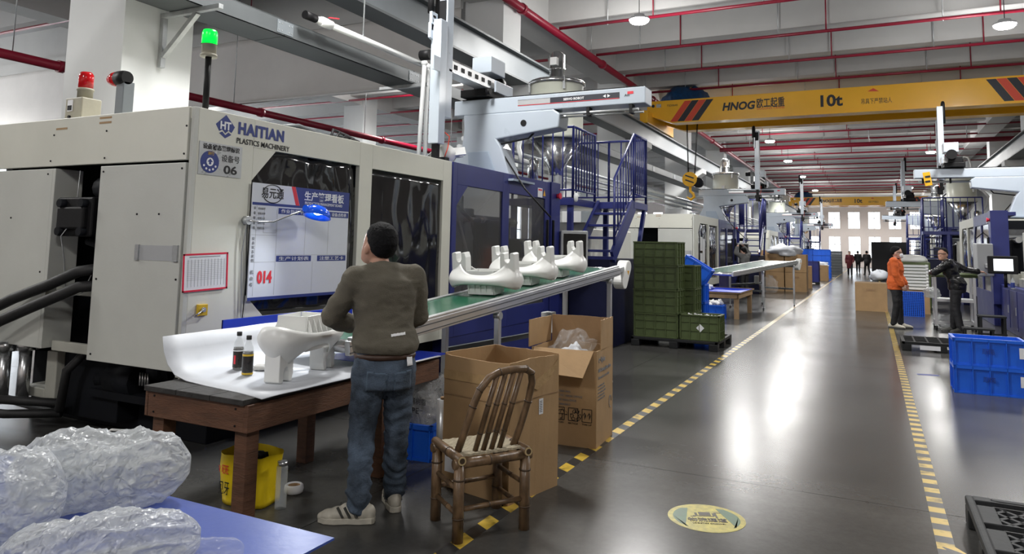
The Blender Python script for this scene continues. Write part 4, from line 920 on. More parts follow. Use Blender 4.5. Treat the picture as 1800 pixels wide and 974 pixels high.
# ------------------------------------------------------------------ overhead crane
def make_crane(xc, lab, near):
    t = thing('overhead_crane', lab, 'crane', (xc, 6.9, 5.8))
    Z0, Z1 = 5.92, 6.71
    for q, dx in enumerate((0, 1.75)):
        g = MB().prism([(6.95, Z1), (-4.6, Z1), (-4.6, Z0+.35), (-4.2, Z0), (6.1, Z0), (6.95, Z0+.3)], 'x', xc+dx, xc+dx+.42).build('girder', 'yellow_crane', t, bevel=.01)
        MB().box((xc+dx-.05, -4.4, Z0-.02), (xc+dx+.47, 6.05, Z0+.02)).build('bottom_flange', 'yellow_crane', g)
        if q: continue
        for k, m in enumerate(('crane_red', 'crane_black', 'crane_red', 'crane_black')):
            y = 6.13-.245*k
            MB().prism([(y, Z0+.03), (y-.235, Z0+.03), (y-.235-.5, Z1-.06), (y-.5, Z1-.06)], 'x', xc-.004, xc).build('hazard_stripe', m, g)
            y = -3.08-.25*k
            MB().prism([(y-.42, Z0+.06), (y-.24-.42, Z0+.06), (y-.24, Z1-.06), (y, Z1-.06)], 'x', xc-.004, xc).build('hazard_stripe', ('crane_black', 'crane_red')[k % 2], g)
        MB().cyl((xc-.006, 6.73, Z1-.17), (xc, 6.73, Z1-.17), .055, n=14).build('round_sticker', 'crane_black', g)
        MB().box((xc-.004, 6.45, Z1-.23), (xc, 6.62, Z1-.11)).build('maker_plate', 'sign_silver', g)
        txt('TSD0640', .10, (xc-.006, 6.25, Z1-.22), XE, 'crane_black', g)
        txt('HNOG', .36, (xc-.006, 4.37, Z0+.31), XE, 'crane_black', g, bold=.014, width=1.06, shear=.2)
        txt('欧工起重', .34, (xc-.006, 3.27, Z0+.35), XE, 'crane_black', g, bold=.006, width=.86)
        txt('OUGONG CRANE', .09, (xc-.006, 3.27, Z0+.26), XE, 'crane_red', g, width=.86)
        txt('10t', .50, (xc-.006, 1.34, Z0+.24), XE, 'crane_black', g, bold=.016, width=.64)
        txt('吊具下严禁站人', .19, (xc-.006, .18, Z0+.24), XE, 'crane_black', g, width=.84)
        MB().prism([(-.0, Z1-.17), (-.32, Z1-.19), (-.16, Z1-.08)], 'x', xc-.004, xc).build('direction_mark', 'crane_red', g)
    for y in (6.76, -4.9): MB().box((xc-.6, y-.0, 5.86), (xc+3.0, y+.28, 6.3)).build('end_carriage', 'yellow_crane', t, bevel=.02)
    tr = thing('hoist_trolley', 'hoist trolley wrapped in a blue tarpaulin on the '+('yellow' if near else 'distant yellow')+' crane girders', 'hoist', (xc+1.2, 5.8, Z1))
    n, m = 26, 12; vs = []; fs = []
    for i in range(n):
        for j in range(m):
            a = 2*PI*i/n; e = (j/(m-1))*PI/2
            r = 1+.22*noise.noise(Vector((math.cos(a)*2, math.sin(a)*2, e*2+xc)))
            vs.append((xc+1.2+1.0*r*math.cos(a)*math.cos(e)**.7, 5.85+.85*r*math.sin(a)*math.cos(e)**.7, Z1+.01+.62*math.sin(e)*(1+.25*noise.noise(Vector((i*.6, j*.5, 1))))))
    for i in range(n):
        for j in range(m-1): fs.append((i*m+j, ((i+1) % n)*m+j, ((i+1) % n)*m+j+1, i*m+j+1))
    MB().add(vs, fs, True).build('tarpaulin', 'tarp_blue', tr)
    hx, hy, hz = xc+1.2, 5.72, 4.05
    for dx in (-.06, .06):
        for dy in (-.3, .12): MB().cyl((hx+dx, hy+dy*.5, hz), (hx+dx, hy+dy, Z1), .012, n=5).build('wire_rope', 'near_black', tr)
    hb = MB().cyl((hx-.12, hy, hz), (hx+.12, hy, hz), .26, n=20).build('hook_block', 'hook_yellow', tr)
    for s in (-1, 1): MB().box((hx-.125, hy-.16, hz-.02+.08*s), (hx-.12, hy+.16, hz+.03+.08*s), Matrix.Rotation(.35, 3, 'X')).build('block_stripe', 'crane_black', hb)
    MB().cyl((hx+.1, hy-.28, hz-.12), (hx-.1, hy-.28, hz-.12), .18, n=16).build('sheave', 'near_black', hb)
    MB().tube([(hx, hy, hz-.25), (hx, hy, hz-.42), (hx, hy-.1, hz-.5), (hx, hy-.14, hz-.62), (hx, hy-.02, hz-.72), (hx, hy+.12, hz-.62)], [.05, .05, .05, .055, .05, .02], 8).build('hook', 'hook_yellow', tr)
    return t
make_crane(24.4, 'yellow 10 t double-girder crane spanning the hall, striped at both ends', True)
make_crane(74.0, 'distant yellow crane in front of the end windows', False)

# ------------------------------------------------------------------ signs and fittings on the first machine
FY = 4.5
def F(x, z, d=0): return (3.69+x, FY-.02-d, z)
def panel(name, x0, x1, z0, z1, d0, d1, material, parent): return MB().box((3.69+x0, FY-.02-d1, z0), (3.69+x1, FY-.02-d0, z1)).build(name, material, parent)
t = thing('production_board', 'white production board with navy header mounted on the smoked window', 'board', F(1.17, 1.12))
panel('backing', .57, 1.77, 1.115, 2.065, 0, .012, 'board_white', t)
MB().prism([(3.69+1.05, 2.065), (3.69+1.77, 2.065), (3.69+1.77, 1.905), (3.69+1.11, 1.905)], 'y', FY-.034, FY-.032).build('header', 'ink_navy', t)
MB().prism([(3.69+1.00, 2.065), (3.69+1.045, 2.065), (3.69+1.105, 1.905), (3.69+1.06, 1.905)], 'y', FY-.034, FY-.032).build('slash', 'ink_red', t)
panel('header_stripe', .57, 1.77, 1.885, 1.907, .012, .0135, 'ink_navy', t); panel('footer_stripe', .57, 1.77, 1.115, 1.14, .012, .0135, 'ink_navy', t)
D = .0145
txt('易元通', .095, F(.66, 1.955, D), XF, 'ink_black', t, width=.25, bold=.001)
MB().tube([(3.69+.785+.11*math.cos(a), FY-.034, 1.985+.075*math.sin(a)) for a in [PI*.15+PI*.75*i/12 for i in range(13)]], .004, 5).build('logo_arc', 'ink_black', t)
MB().tube([(3.69+.785+.11*math.cos(a), FY-.034, 1.985+.075*math.sin(a)) for a in [PI*1.15+PI*.75*i/12 for i in range(13)]], .004, 5).build('logo_arc', 'ink_black', t)
txt('生产管理看板', .085, F(1.16, 1.965, D), XF, 'ink_white', t, width=.53, bold=.0015)
txt('PRODUCTION MANAGEMENT BOARD', .035, F(1.17, 1.922, D), XF, 'ink_white', t, width=.50)
for x0, x1, z, s in ((.86, 1.19, 1.825, '作业指导书'), (1.20, 1.49, 1.825, '模具保养'), (1.50, 1.765, 1.825, '设备点检表'), (.86, 1.28, 1.425, '生产计划表'), (1.36, 1.75, 1.425, '注塑工艺卡')):
    b = panel('title_bar', x0, x1, z-.002, z+.048, .012, .0135, 'ink_navy', t)
    txt(s, .036, F(x0+.03, z+.01, D), XF, 'ink_white', b, width=x1-x0-.06)
for x0, x1, z0, z1 in ((.85, .853, 1.15, 1.88), (1.19, 1.193, 1.48, 1.82), (1.49, 1.493, 1.48, 1.82), (1.30, 1.303, 1.15, 1.42), (.62, .623, 1.15, 1.88), (.58, .85, 1.64, 1.643), (.58, .85, 1.42, 1.423), (.85, 1.76, 1.478, 1.481), (.70, .84, 1.66, 1.663), (.70, .703, 1.66, 1.86), (.84, .843, 1.66, 1.86)):
    panel('grid_line', x0, x1, z0, z1, .012, .0128, 'camouflage_grey', t)
for i, c in enumerate(('设备管理看',)): 
    for j, q in enumerate(c): txt(q, .026, F(.585, 1.85-.04*j, D), XF, 'ink_grey', t)
for j, q in enumerate(('设备编号', '设备名称', '管理人员', '操作人员', '维修工人')): txt(q, .020, F(.632, 1.85-.04*j, D), XF, 'ink_grey', t)
for j, q in enumerate('设备状态说明'): txt(q, .03, F(.585, 1.60-.035*j, D), XF, 'ink_grey', t)
for j, q in enumerate('机台号'): txt(q, .035, F(.582, 1.33-.05*j, D), XF, 'ink_grey', t)
txt('014', .13, F(.66, 1.255, D), XF, 'ink_red', t, bold=.006, width=.16)
# status placard
t = thing('status_placard', 'silver machine status placard numbered 06 under the navy emblem', 'sign', F(.25, 2.1))
panel('plate', .05, .46, 2.085, 2.335, -.018, -.014, 'sign_silver', t)
dsk = MB().cyl((3.69+.15, FY-.006, 2.185), (3.69+.15, FY-.009, 2.185), .085, n=28).build('dial', 'ink_navy', t)
MB().cyl((3.69+.15, FY-.009, 2.185), (3.69+.15, FY-.011, 2.185), .032, n=20).build('dial_hub', 'ink_white', dsk)
MB().prism([(3.69+.15, 2.21), (3.69+.175, 2.185), (3.69+.16, 2.185), (3.69+.16, 2.165), (3.69+.14, 2.165), (3.69+.14, 2.185), (3.69+.125, 2.185)], 'y', FY-.012, FY-.011).build('dial_arrow', 'ink_navy', dsk)
txt('运行', .03, (3.69+.125, FY-.0105, 2.24), XF, 'label_yellow', dsk)
for a in range(-150, 0, 30): MB().cyl((3.69+.15+.062*math.cos(math.radians(a)), FY-.009, 2.185+.062*math.sin(math.radians(a))), (3.69+.15+.062*math.cos(math.radians(a)), FY-.0105, 2.185+.062*math.sin(math.radians(a))), .009, n=8).build('dial_mark', 'ink_white', dsk)
txt('设备状态管理标识', .045, (3.69+.08, FY-.008, 2.285), XF, 'ink_black', t, width=.35, bold=.0008)
txt('设备号', .06, (3.69+.26, FY-.008, 2.205), XF, 'ink_black', t, width=.175)
txt('06', .09, (3.69+.285, FY-.008, 2.11), XF, 'ink_black', t, bold=.002, width=.13)
# red framed form
t = thing('framed_form', 'printed form in a red magnetic frame on the cream corner', 'notice', F(.16, 1.22))
rot = Matrix.Rotation(-.035, 3, 'Y')
cc = Vector((3.69+.17, FY-.012, 1.355))
MB().box((3.69-.03, FY-.014, 1.22), (3.69+.37, FY-.009, 1.49), rot, cc).build('paper', 'paper', t)
for q, (a, b) in enumerate((((-.035, 1.215), (.375, 1.228)), ((-.035, 1.482), (.375, 1.495)), ((-.035, 1.215), (-.022, 1.495)), ((.362, 1.215), (.375, 1.495)))):
    MB().box((3.69+a[0], FY-.017, a[1]), (3.69+b[0], FY-.013, b[1]), rot, cc).build('frame_bar', 'clear_red', t)
for i in range(11):
    MB().box((3.69, FY-.0152, 1.30+.014*i), (3.69+.34, FY-.0145, 1.3012+.014*i), rot, cc).build('form_line', 'ink_grey', t)
for i in range(12):
    MB().box((3.69+.01+.03*i, FY-.0152, 1.25), (3.69+.0115+.03*i, FY-.0145, 1.45), rot, cc).build('form_line', 'ink_grey', t)
MB().box((3.69+.02, FY-.0152, 1.465), (3.69+.30, FY-.0145, 1.472), rot, cc).build('form_title', 'ink_grey', t)
# yellow key plate
t = thing('key_switch', 'small yellow key-switch plate with a rod below the framed form', 'switch', F(.16, 1.04))
MB().box((3.69+.115, FY-.02, 1.03), (3.69+.205, FY, 1.115)).build('plate', 'label_yellow', t, bevel=.004)
MB().cyl((3.69+.16, FY-.02, 1.075), (3.69+.16, FY-.035, 1.075), .018).build('barrel', 'galvanised', t)
MB().cyl((3.69+.16, FY-.035, 1.08), (3.69+.04, FY-.09, 1.045), .006, n=6).build('rod', 'steel', t)
# gooseneck task lamp
t = thing('task_lamp', 'blue gooseneck task lamp clipped in front of the production board', 'lamp', F(.53, 1.75))
MB().cyl((3.69+.53, FY, 1.755), (3.69+.53, FY-.05, 1.755), .035, n=12).build('magnet_base', 'galvanised', t)
MB().tube([(3.69+.53, FY-.05, 1.755), (3.69+.60, FY-.09, 1.745), (3.69+.70, FY-.14, 1.75), (3.69+.80, FY-.19, 1.80), (3.69+.91, FY-.23, 1.845), (3.69+1.0, FY-.25, 1.84)], .007, 6).build('gooseneck', 'steel', t)
HD = Vector((3.69+1.08, FY-.26, 1.815))
R4 = Matrix.Translation(HD) @ Matrix.Rotation(.22, 4, 'Y') @ Matrix.Rotation(-.12, 4, 'X')
m = MB(R4).lathe((0, 0, 0), [(.014, .085), (.06, .078), (.088, .045), (.098, -.01), (.09, -.01), (.08, .035), (.055, .065), (.01, .072)], 20)
m.v = [tuple(HD+(R4.to_3x3() @ Matrix.Diagonal((1.45, .95, 1)) @ (R4.to_3x3().inverted() @ (Vector(p)-HD)))) for p in m.v]
sh = m.build('shade', 'lamp_blue', t)
MB(R4).cyl((-.16, 0, .025), (-.10, 0, .03), .028, .035, n=12).build('neck_cap', 'lamp_blue', t)
MB(R4).ball((0, 0, .035), .04, .035, .025).build('bulb', 'task_lens', t)
MB().tube([(3.69+.53, FY-.03, 1.74), (3.69+.50, FY-.02, 1.5), (3.69+.51, FY-.02, 1.3), (3.69+.53, FY-.02, 1.0), (3.69+.56, FY-.02, .9)], .004, 5).build('cord', 'ink_grey', t)
MB().tube([(3.69+.53, FY-.03, 1.74), (3.69+.55, FY-.02, 1.5), (3.69+.56, FY-.02, 1.3), (3.69+.545, FY-.02, 1.0), (3.69+.56, FY-.02, .9)], .004, 5).build('cord', 'black', t)
l = bpy.data.lights.new('task_light', 'SPOT'); l.energy = 24; l.spot_size = 2.35; l.spot_blend = .8; l.shadow_soft_size = .04; l.color = (.90, .95, 1)
lo = bpy.data.objects.new('task_light', l); COL.objects.link(lo); lo.parent = t; lo.matrix_parent_inverse = t.matrix_basis.inverted()
lo.location = HD+Vector((0, -.01, -.05)); lo.rotation_euler = (Vector((3.55, 3.35, .76))-lo.location).to_track_quat('-Z', 'Y').to_euler()
# beacons on the machine roof
t = thing('warning_beacon', 'red warning beacon on a beige switch box above the end panels', 'beacon', (3.85, 6.14, 2.587))
b = MB().box((3.80, 6.05, 2.587), (3.98, 6.28, 2.80)).build('switch_box', 'beacon_base', t, bevel=.01)
MB().box((3.795, 6.17, 2.68), (3.80, 6.24, 2.78)).build('rocker_plate', 'ink_white', b); MB().box((3.79, 6.18, 2.69), (3.796, 6.23, 2.73)).build('rocker', 'black', b)
MB().cyl((3.80, 6.20, 2.63), (3.785, 6.20, 2.63), .014, n=10).build('knob', 'black', b)
MB().lathe((3.88, 6.14, 2.80), [(.062, 0), (.062, .07), (.068, .07), (.068, .09)], 18).build('socket', 'beacon_base', t)
MB().lathe((3.88, 6.14, 2.89), [(.060, 0), (.060, .12), (.045, .145), (.02, .15)], 18).build('lens', 'red_lens', t)
t = thing('warning_beacon', 'red horn-shaped beacon on a grey post above the end panels', 'beacon', (3.85, 5.58, 2.587))
MB().box((3.82, 5.54, 2.587), (3.92, 5.64, 2.90)).build('post', 'runway_grey', t, bevel=.006)
MB().lathe((3.85, 5.62, 2.93), [(.055, -.08), (.065, -.04), (.065, .03)], 16, 'y').build('socket', 'black', t)
MB().lathe((3.85, 5.65, 2.93), [(.062, 0), (.062, .05), (.045, .10), (.01, .12)], 16, 'y').build('lens', 'red_lens', t)
t = thing('signal_tower', 'glowing green signal lamp on a black pole above the emblem', 'signal lamp', (3.9, 4.65, 2.587))
MB().cyl((3.9, 4.65, 2.587), (3.9, 4.65, 3.04), .024, n=12).build('pole', 'black', t)
MB().lathe((3.9, 4.65, 3.03), [(.065, 0), (.065, .02), (.05, .025), (.055, .03), (.058, .10), (.062, .10)], 18).build('socket', 'beacon_base', t)
MB().lathe((3.9, 4.65, 3.13), [(.058, 0), (.058, .09), (.05, .115), (.02, .12)], 18).build('lens', 'green_lens', t)

# ------------------------------------------------------------------ work table and what lies on it
t = thing('work_table', 'rough wooden work table in front of the man in the olive sweater', 'table', (3.9, 3.4, 0))
for i, (y0, y1) in enumerate(((3.03, 3.28), (3.285, 3.55), (3.555, 3.82))):
    MB().box((2.90, y0, .715), (4.85, y1, .745)).build('plank', 'table_edge', t, bevel=.003)
MB().box((2.92, 3.04, .57), (2.95, 3.81, .715)).build('apron', 'wood', t, bevel=.003); MB().box((4.80, 3.04, .57), (4.83, 3.81, .715)).build('apron', 'wood', t, bevel=.003)
MB().box((2.92, 3.01, .57), (4.83, 3.04, .715)).build('apron', 'wood', t, bevel=.003); MB().box((2.92, 3.80, .57), (4.83, 3.83, .715)).build('apron', 'wood', t, bevel=.003)
for x, y in ((2.95, 3.04), (2.95, 3.70), (4.16, 3.04), (4.16, 3.70)): MB().box((x, y, 0), (x+.09, y+.09, .715)).build('leg', 'wood', t, bevel=.004)
for y, z in ((3.1, .6), (3.1, .69), (3.75, .6), (3.75, .69)): MB().cyl((2.92, y, z), (2.915, y, z), .006, n=6).build('nail', 'black', t)
# curled white foam sheet
prof = [(2.965, .748), (3.2, .747), (3.5, .747), (3.7, .752), (3.82, .775), (3.90, .83), (3.945, .90), (3.97, .99)]
vs = []; n = 14
for i in range(n+1):
    u = i/n; x = 3.0+1.78*u
    for j, (y, z) in enumerate(prof):
        sk = (y-2.965)*.12*(1-u); vs.append((x+sk-.03*(j == 0)*(1-u), y, z+.004*noise.noise(Vector((x*4, y*4, 0)))+(.012*u if j > 5 else 0)))
k = len(prof); fs = [(i*k+j, (i+1)*k+j, (i+1)*k+j+1, i*k+j+1) for i in range(n) for j in range(k-1)]
o = MB().add(vs, fs, True).build('foam_sheet', 'sheet_white', solid=.006); tag(o, 'white foam sheet on the work table, curled up at the machine side', 'sheet')
o = MB().box((3.60, 3.99, .70), (4.98, 4.0, 1.05)).box((3.60, 3.985, .70), (3.62, 4.0, 1.05)).build('corrugated_board', 'deep_blue_sheet'); tag(o, 'bright blue plastic board standing upright behind the white foam sheet', 'board')
o = MB().box((4.20, 2.99, .7465), (4.9, 3.8, .7525)).build('plastic_sheet', 'deep_blue_sheet'); tag(o, 'blue plastic sheet on the work table end below the conveyor', 'sheet')
def bottle(x, y, z, lab, lm, stripe):
    t = thing('tea_bottle', lab, 'bottle', (x, y, z))
    MB().lathe((x, y, z), [(.028, 0), (.033, .006), (.033, .15), (.028, .178), (.015, .208), (.014, .225)], 18).build('body', 'clear_plastic', t)
    MB().lathe((x, y, z), [(.026, .004), (.031, .01), (.031, .135), (.029, .150), (.01, .150)], 16).build('drink', 'tea', t)
    lb = MB().lathe((x, y, z), [(.0335, .022), (.0338, .024), (.0338, .135), (.0335, .137)], 18).build('wrapper', lm, t)
    MB().lathe((x, y, z), [(.0341, .122), (.0341, .134)] if stripe else [(.0341, .125), (.0341, .132)], 18).build('wrapper_band', 'label_yellow' if stripe else 'ink_white', lb)
    if stripe: MB().lathe((x, y, z), [(.0341, .008), (.0341, .02)], 18).build('wrapper_band', 'label_yellow', lb)
    else: MB().box((x-.036, y-.012, z+.045), (x-.030, y-.0, z+.10)).build('wrapper_picture', 'ink_red', lb)
    MB().lathe((x, y, z), [(.016, .222), (.0165, .224), (.0165, .246), (.015, .248)], 16).build('cap', 'cap_black', t)
bottle(3.50, 3.72, .753, 'dark tea bottle with a red picture on its wrapper, nearer the end panels', 'label_black', False)
bottle(3.41, 3.54, .751, 'dark tea bottle with yellow bands beside the moulded white base', 'label_black', True)
def crumple(name, lab, cat, c, r, material, seed, n=18, m=10, sq=.6):
    vs = []; fs = []
    for i in range(n):
        for j in range(m):
            a = 2*PI*i/n; e = -PI/2+PI*j/(m-1); d = Vector((math.cos(a)*math.cos(e), math.sin(a)*math.cos(e), math.sin(e)))
            q = 1+.45*noise.noise(d*2.2+Vector((seed, 0, 0)))+.18*noise.noise(d*6+Vector((0, seed, 0)))
            z = d.z*r*q*sq; vs.append((c[0]+d.x*r*q, c[1]+d.y*r*q, max(c[2]+.002, c[2]+r*sq*.75+z)))
    for i in range(n):
        for j in range(m-1): fs.append((i*m+j, ((i+1) % n)*m+j, ((i+1) % n)*m+j+1, i*m+j+1))
    return tag(MB().add(vs, fs, True).build(name, material), lab, cat)
crumple('work_glove', 'crumpled white cotton glove between the bottles and the moulded base', 'glove', (3.62, 3.45, .752), .06, 'glove_white', 3.3, sq=.4)
crumple('work_glove', 'crumpled off-white glove lying behind the yellow-banded bottle', 'glove', (3.60, 3.60, .752), .055, 'glove_white', 9.1, sq=.4)

# ------------------------------------------------------------------ moulded white saddle-shaped base (posts up)
def make_saddle():
    t = thing('moulded_saddle', 'x', 'plastic part')
    N, K = 72, 11; vs = []; A_, B_ = .37, .185
    for i in range(N):
        th = 2*PI*i/N; c, s = math.cos(th), math.sin(th); e = abs(c)**2.4
        zt = .135+.125*e; zb = .055*(1-e)
        for j in range(K):
            v = j/(K-1); z = zb+(zt-zb)*v
            fl = .86+.17*math.sin(PI*min(1, .12+v*.95))**1.1-.16*v*v
            w_ = 1-.50*e*max(0, v-.25)**1.3
            vs.append((A_*fl*math.copysign(abs(c)**.8, c), B_*fl*math.copysign(abs(s)**.85, s)*w_, z))
    fs = [(i*K+j, ((i+1) % N)*K+j, ((i+1) % N)*K+j+1, i*K+j+1) for i in range(N) for j in range(K-1)]
    MB().add(vs, fs, True).build('shell', 'white_plastic', t, solid=.007)
    for s in (-1, 1):
        x = s*.255
        pl = [(-.075, .06), (.075, .06), (.075, .325), (.062, .335), (.036, .335), (.028, .325), (.028, .275), (.018, .252), (0, .245), (-.018, .252), (-.028, .275), (-.028, .325), (-.036, .335), (-.062, .335), (-.075, .29)]
        p = MB().prism([(x+s*a, z) for a, z in pl], 'y', -.052, .052).build('notched_post', 'white_plastic', t, bevel=.004)
        for y, z in ((-.05, .27), (.05, .27)): MB().cyl((x+y, -.052, z), (x+y, -.054, z), .006, n=8).build('screw_hole', 'ink_grey', p)
    # inner tray with ribs, hanging below the saddle
    q = MB().prism([(-.14, .17), (.14, .17), (.13, -.045), (-.13, -.045)], 'y', -.105, -.100).prism([(-.14, .17), (.14, .17), (.13, -.045), (-.13, -.045)], 'y', .100, .105)
    q.prism([(-.105, .17), (.105, .17), (.10, -.045), (-.10, -.045)], 'x', -.140, -.135).prism([(-.105, .17), (.105, .17), (.10, -.045), (-.10, -.045)], 'x', .135, .14).box((-.14, -.105, .05), (.14, .105, .056))
    q.build('tray', 'white_plastic', t)
    for i in range(5):
        x = -.12+.06*i
        for s in (-1, 1): MB().prism([(s*.104, -.03), (s*.150, .09), (s*.150, .12), (s*.104, .12)], 'x', x-.003, x+.003).build('rib', 'white_plastic', t)
    return t
sad = make_saddle()
cA, cB = Vector((3.95, 3.15, .94)), Vector((8.2, 2.70, 1.36)); cd = cB-cA; cL = math.hypot(cd.x, cd.y); cu = Vector((cd.x/cL, cd.y/cL, cd.z/cL)); cn = Vector((-cd.y/cL, cd.x/cL, 0))
ang = math.atan2(cd.y, cd.x)
slope = math.atan2(cd.z, cL)
labs = ('white saddle-shaped moulding on the conveyor, closest to the man', 'white saddle-shaped moulding in the middle of the three on the conveyor', 'white saddle-shaped moulding on the conveyor, closest to the drive end')
for i, s in enumerate((2.05, 2.72, 3.36)):
    p = cA+cu*s+cn*.33+Vector((0, 0, .052)); o = sad if i == 0 else copy_tree(sad)
    o['label'] = labs[i]; o['group'] = 'white mouldings'
    o.location = p; o.rotation_euler = (Matrix.Rotation(ang, 3, 'Z') @ Matrix.Rotation(-slope, 3, 'Y') @ Matrix.Rotation(PI/2+.12, 3, 'Z')).to_euler()
o = copy_tree(sad, label='white saddle-shaped moulding gripped by the first robot behind the machine edge', group='white mouldings')
o.location = (8.15, 5.25, 2.72); o.rotation_euler = (1.4, .2, .9)
o = copy_tree(sad, label='white saddle-shaped moulding turned upside down on the work table', group='white mouldings')
o.location = (3.61, 3.28, .752+.335); o.rotation_euler = (PI, 0, .20)

# ------------------------------------------------------------------ belt conveyors
def make_conveyor(lab, A, B, W=.62, legs=((.45, 0), (.93, 0)), zb=.0):
    d = B-A; L = math.hypot(d.x, d.y); u = d/L; n = Vector((-d.y/L, d.x/L, 0))
    t = thing('belt_conveyor', lab, 'conveyor', (A.x, A.y, 0)); P = lambda mb, nm, m, **k: mb.build(nm, m, t, **k)
    at = lambda s, w, z=0: A+u*s+n*w+Vector((0, 0, z))
    Z = Vector((0, 0, 1))
    P(MB().beam(at(0, W/2, -.02), at(L, W/2, -.02), W-.06, .03), 'belt', 'belt_green')
    for w, nm in ((0, 'side_rail'), (W, 'side_rail')):
        r = P(MB().beam(at(-.05, w, -.045), at(L+.05, w, -.045), .05, .10), nm, 'aluminium', bevel=.006)
        for z in (-.075, -.03): MB().beam(at(-.05, w+(-.026 if w == 0 else .026), z), at(L+.05, w+(-.026 if w == 0 else .026), z), .004, .008).build('groove', 'tray_grey', r)
    P(MB().beam(at(-.03, 0, .014), at(L+.03, 0, .014), .045, .02), 'rail_cap', 'aluminium', bevel=.004)
    P(MB().cyl(at(L, .03, -.045), at(L, W-.03, -.045), .045, n=14), 'end_roller', 'steel'); P(MB().cyl(at(0, .03, -.045), at(0, W-.03, -.045), .045, n=14), 'end_roller', 'steel')
    # drive cover
    c0 = at(L+.30, .04, -.02); m = MB()
    pts = []
    for k in range(9): a = -PI/2+PI*k/8; pts.append((.075*math.cos(a), .075*math.sin(a)))
    for k in range(9): a = PI/2+PI*k/8; pts.append((-.22+.075*math.cos(a), .075*math.sin(a)))
    Rm = Matrix.Translation(c0) @ Matrix.Rotation(math.atan2(d.y, d.x), 4, 'Z') @ Matrix.Rotation(-1.05, 4, 'Y')
    m = MB(Rm).prism(pts, 'y', -.07, .06); P(m, 'drive_cover', 'white_plastic', bevel=.012)
    tri = MB(Rm).prism([(-.10, -.03), (-.04, -.03), (-.07, .025)], 'y', -.0715, -.07); P(tri, 'warning_triangle', 'hook_yellow')
    P(MB().beam(at(L, .0, -.04), at(L+.25, .02, -.04), .04, .06).beam(at(L, .5, -.05), at(L+.2, .5, -.06), .04, .06), 'drive_bracket', 'galvanised', bevel=.004)
    P(MB().cyl(at(L+.22, .1, -.14), at(L+.22, .4, -.14), .06, n=14), 'drive_motor', 'galvanised')
    for f, sp in legs:
        s = L*f; feet = []
        for w in (.02, W-.02):
            top = at(s, w, -.09); z = top.z
            lg = P(MB().box((top.x-.025, top.y-.025, .35), (top.x+.025, top.y+.025, z)), 'leg', 'aluminium', bevel=.004)
            MB().box((top.x-.018, top.y-.018, .07), (top.x+.018, top.y+.018, .36)).build('inner_leg', 'galvanised', lg)
            MB().box((top.x-.05, top.y-.03, .055), (top.x+.05, top.y+.03, .075)).build('foot_plate', 'aluminium', lg)
            MB().cyl((top.x-.0, top.y-.015, .03), (top.x, top.y+.015, .03), .03, n=12).build('caster', 'rubber', lg)
            MB().cyl((top.x, top.y-.032, z-.05), (top.x, top.y+.032, z-.05), .035, n=10).build('pivot', 'galvanised', lg)
            feet.append(top)
        P(MB().beam(Vector((feet[0].x, feet[0].y, .50)), Vector((feet[1].x, feet[1].y, .50)), .04, .05), 'cross_tie', 'tray_grey')
    a, b = at(L*legs[0][0], W-.02), at(L*legs[-1][0], W-.02)
    P(MB().beam(Vector((a.x, a.y, .62)), Vector((b.x, b.y, .62)), .04, .05), 'long_tie', 'tray_grey')
    bx = at(L*.86, W-.05); P(MB().box((bx.x-.08, bx.y-.06, .62), (bx.x+.08, bx.y+.06, .85)), 'motor_control', 'white', bevel=.008)
    return t
make_conveyor('long inclined green belt conveyor carrying the white mouldings', cA, cB, legs=((.42, 0), (.965, 0)))

# ------------------------------------------------------------------ cardboard boxes
def wall(parent, p, q, z0, z1, name='side', material='cardboard', sag=0, th=.008):
    p = Vector(p); q = Vector(q); n = 10; d = (q-p); nn = Vector((-d.y, d.x, 0)).normalized()
    vs = []; fs = []
    for i in range(n+1):
        x = p.lerp(q, i/n); h = z1-sag*math.sin(PI*i/n)+.006*noise.noise(Vector((i*.7, p.x*9, z1)))
        for k in (0, .5, 1): vs.append((x.x+nn.x*.012*noise.noise(Vector((i*.4, k*2, p.y*7)))*k, x.y+nn.y*.012*noise.noise(Vector((i*.4, k*2, p.y*7)))*k, z0+(h-z0)*k))
    for i in range(n):
        for k in range(2): fs.append((i*3+k, (i+1)*3+k, (i+1)*3+k+1, i*3+k+1))
    return MB().add(vs, fs, False).build(name, material, parent, solid=th)
def face_plane(p, q):
    """text plane on a vertical face running p -> q (left to right as seen from outside)"""
    d = (Vector(q)-Vector(p)).normalized(); n = Vector((d.y, -d.x, 0)); return Matrix(((d.x, 0, n.x, 0), (d.y, 0, n.y, 0), (0, 1, 0, 0), (0, 0, 0, 1))), d, n
N_, L_, R_ = Vector((4.13, 2.05, 0)), Vector((4.265, 2.61, 0)), Vector((4.645, 1.94, 0)); B_ = L_+R_-N_
t = thing('cardboard_box', 'tall open cardboard box behind the bamboo chair', 'box', N_)
f1 = wall(t, L_, N_, 0, .86, sag=.012); f2 = wall(t, N_, R_, 0, .86, sag=-.01); wall(t, R_, B_, 0, .87); wall(t, B_, L_, 0, .87)
MB().add([tuple(v+Vector((0, 0, .01))) for v in (N_, R_, B_, L_)], [(0, 1, 2, 3)]).build('bottom', 'cardboard_inside', t, solid=.006)
pl, d, n = face_plane(N_, R_)
fr = Matrix.Translation(N_) @ Matrix(((d.x, n.x, 0, 0), (d.y, n.y, 0, 0), (0, 0, 1, 0), (0, 0, 0, 1)))
lb = MB(fr).box((.30, .007, .50), (.345, .009, .60)).build('barcode_label', 'paper', f2)
for i in range(7): MB(fr).box((.305, .009, .515+.011*i), (.335, .0095, .519+.011*i)).build('bar', 'ink_black', lb)
MB(fr).prism([(.18, .70), (.30, .74), (.46, .80), (.515, .84), (.515, .80), (.40, .71), (.28, .66)], 'y', .008, .010).build('packing_tape', 'tape_clear', f2)
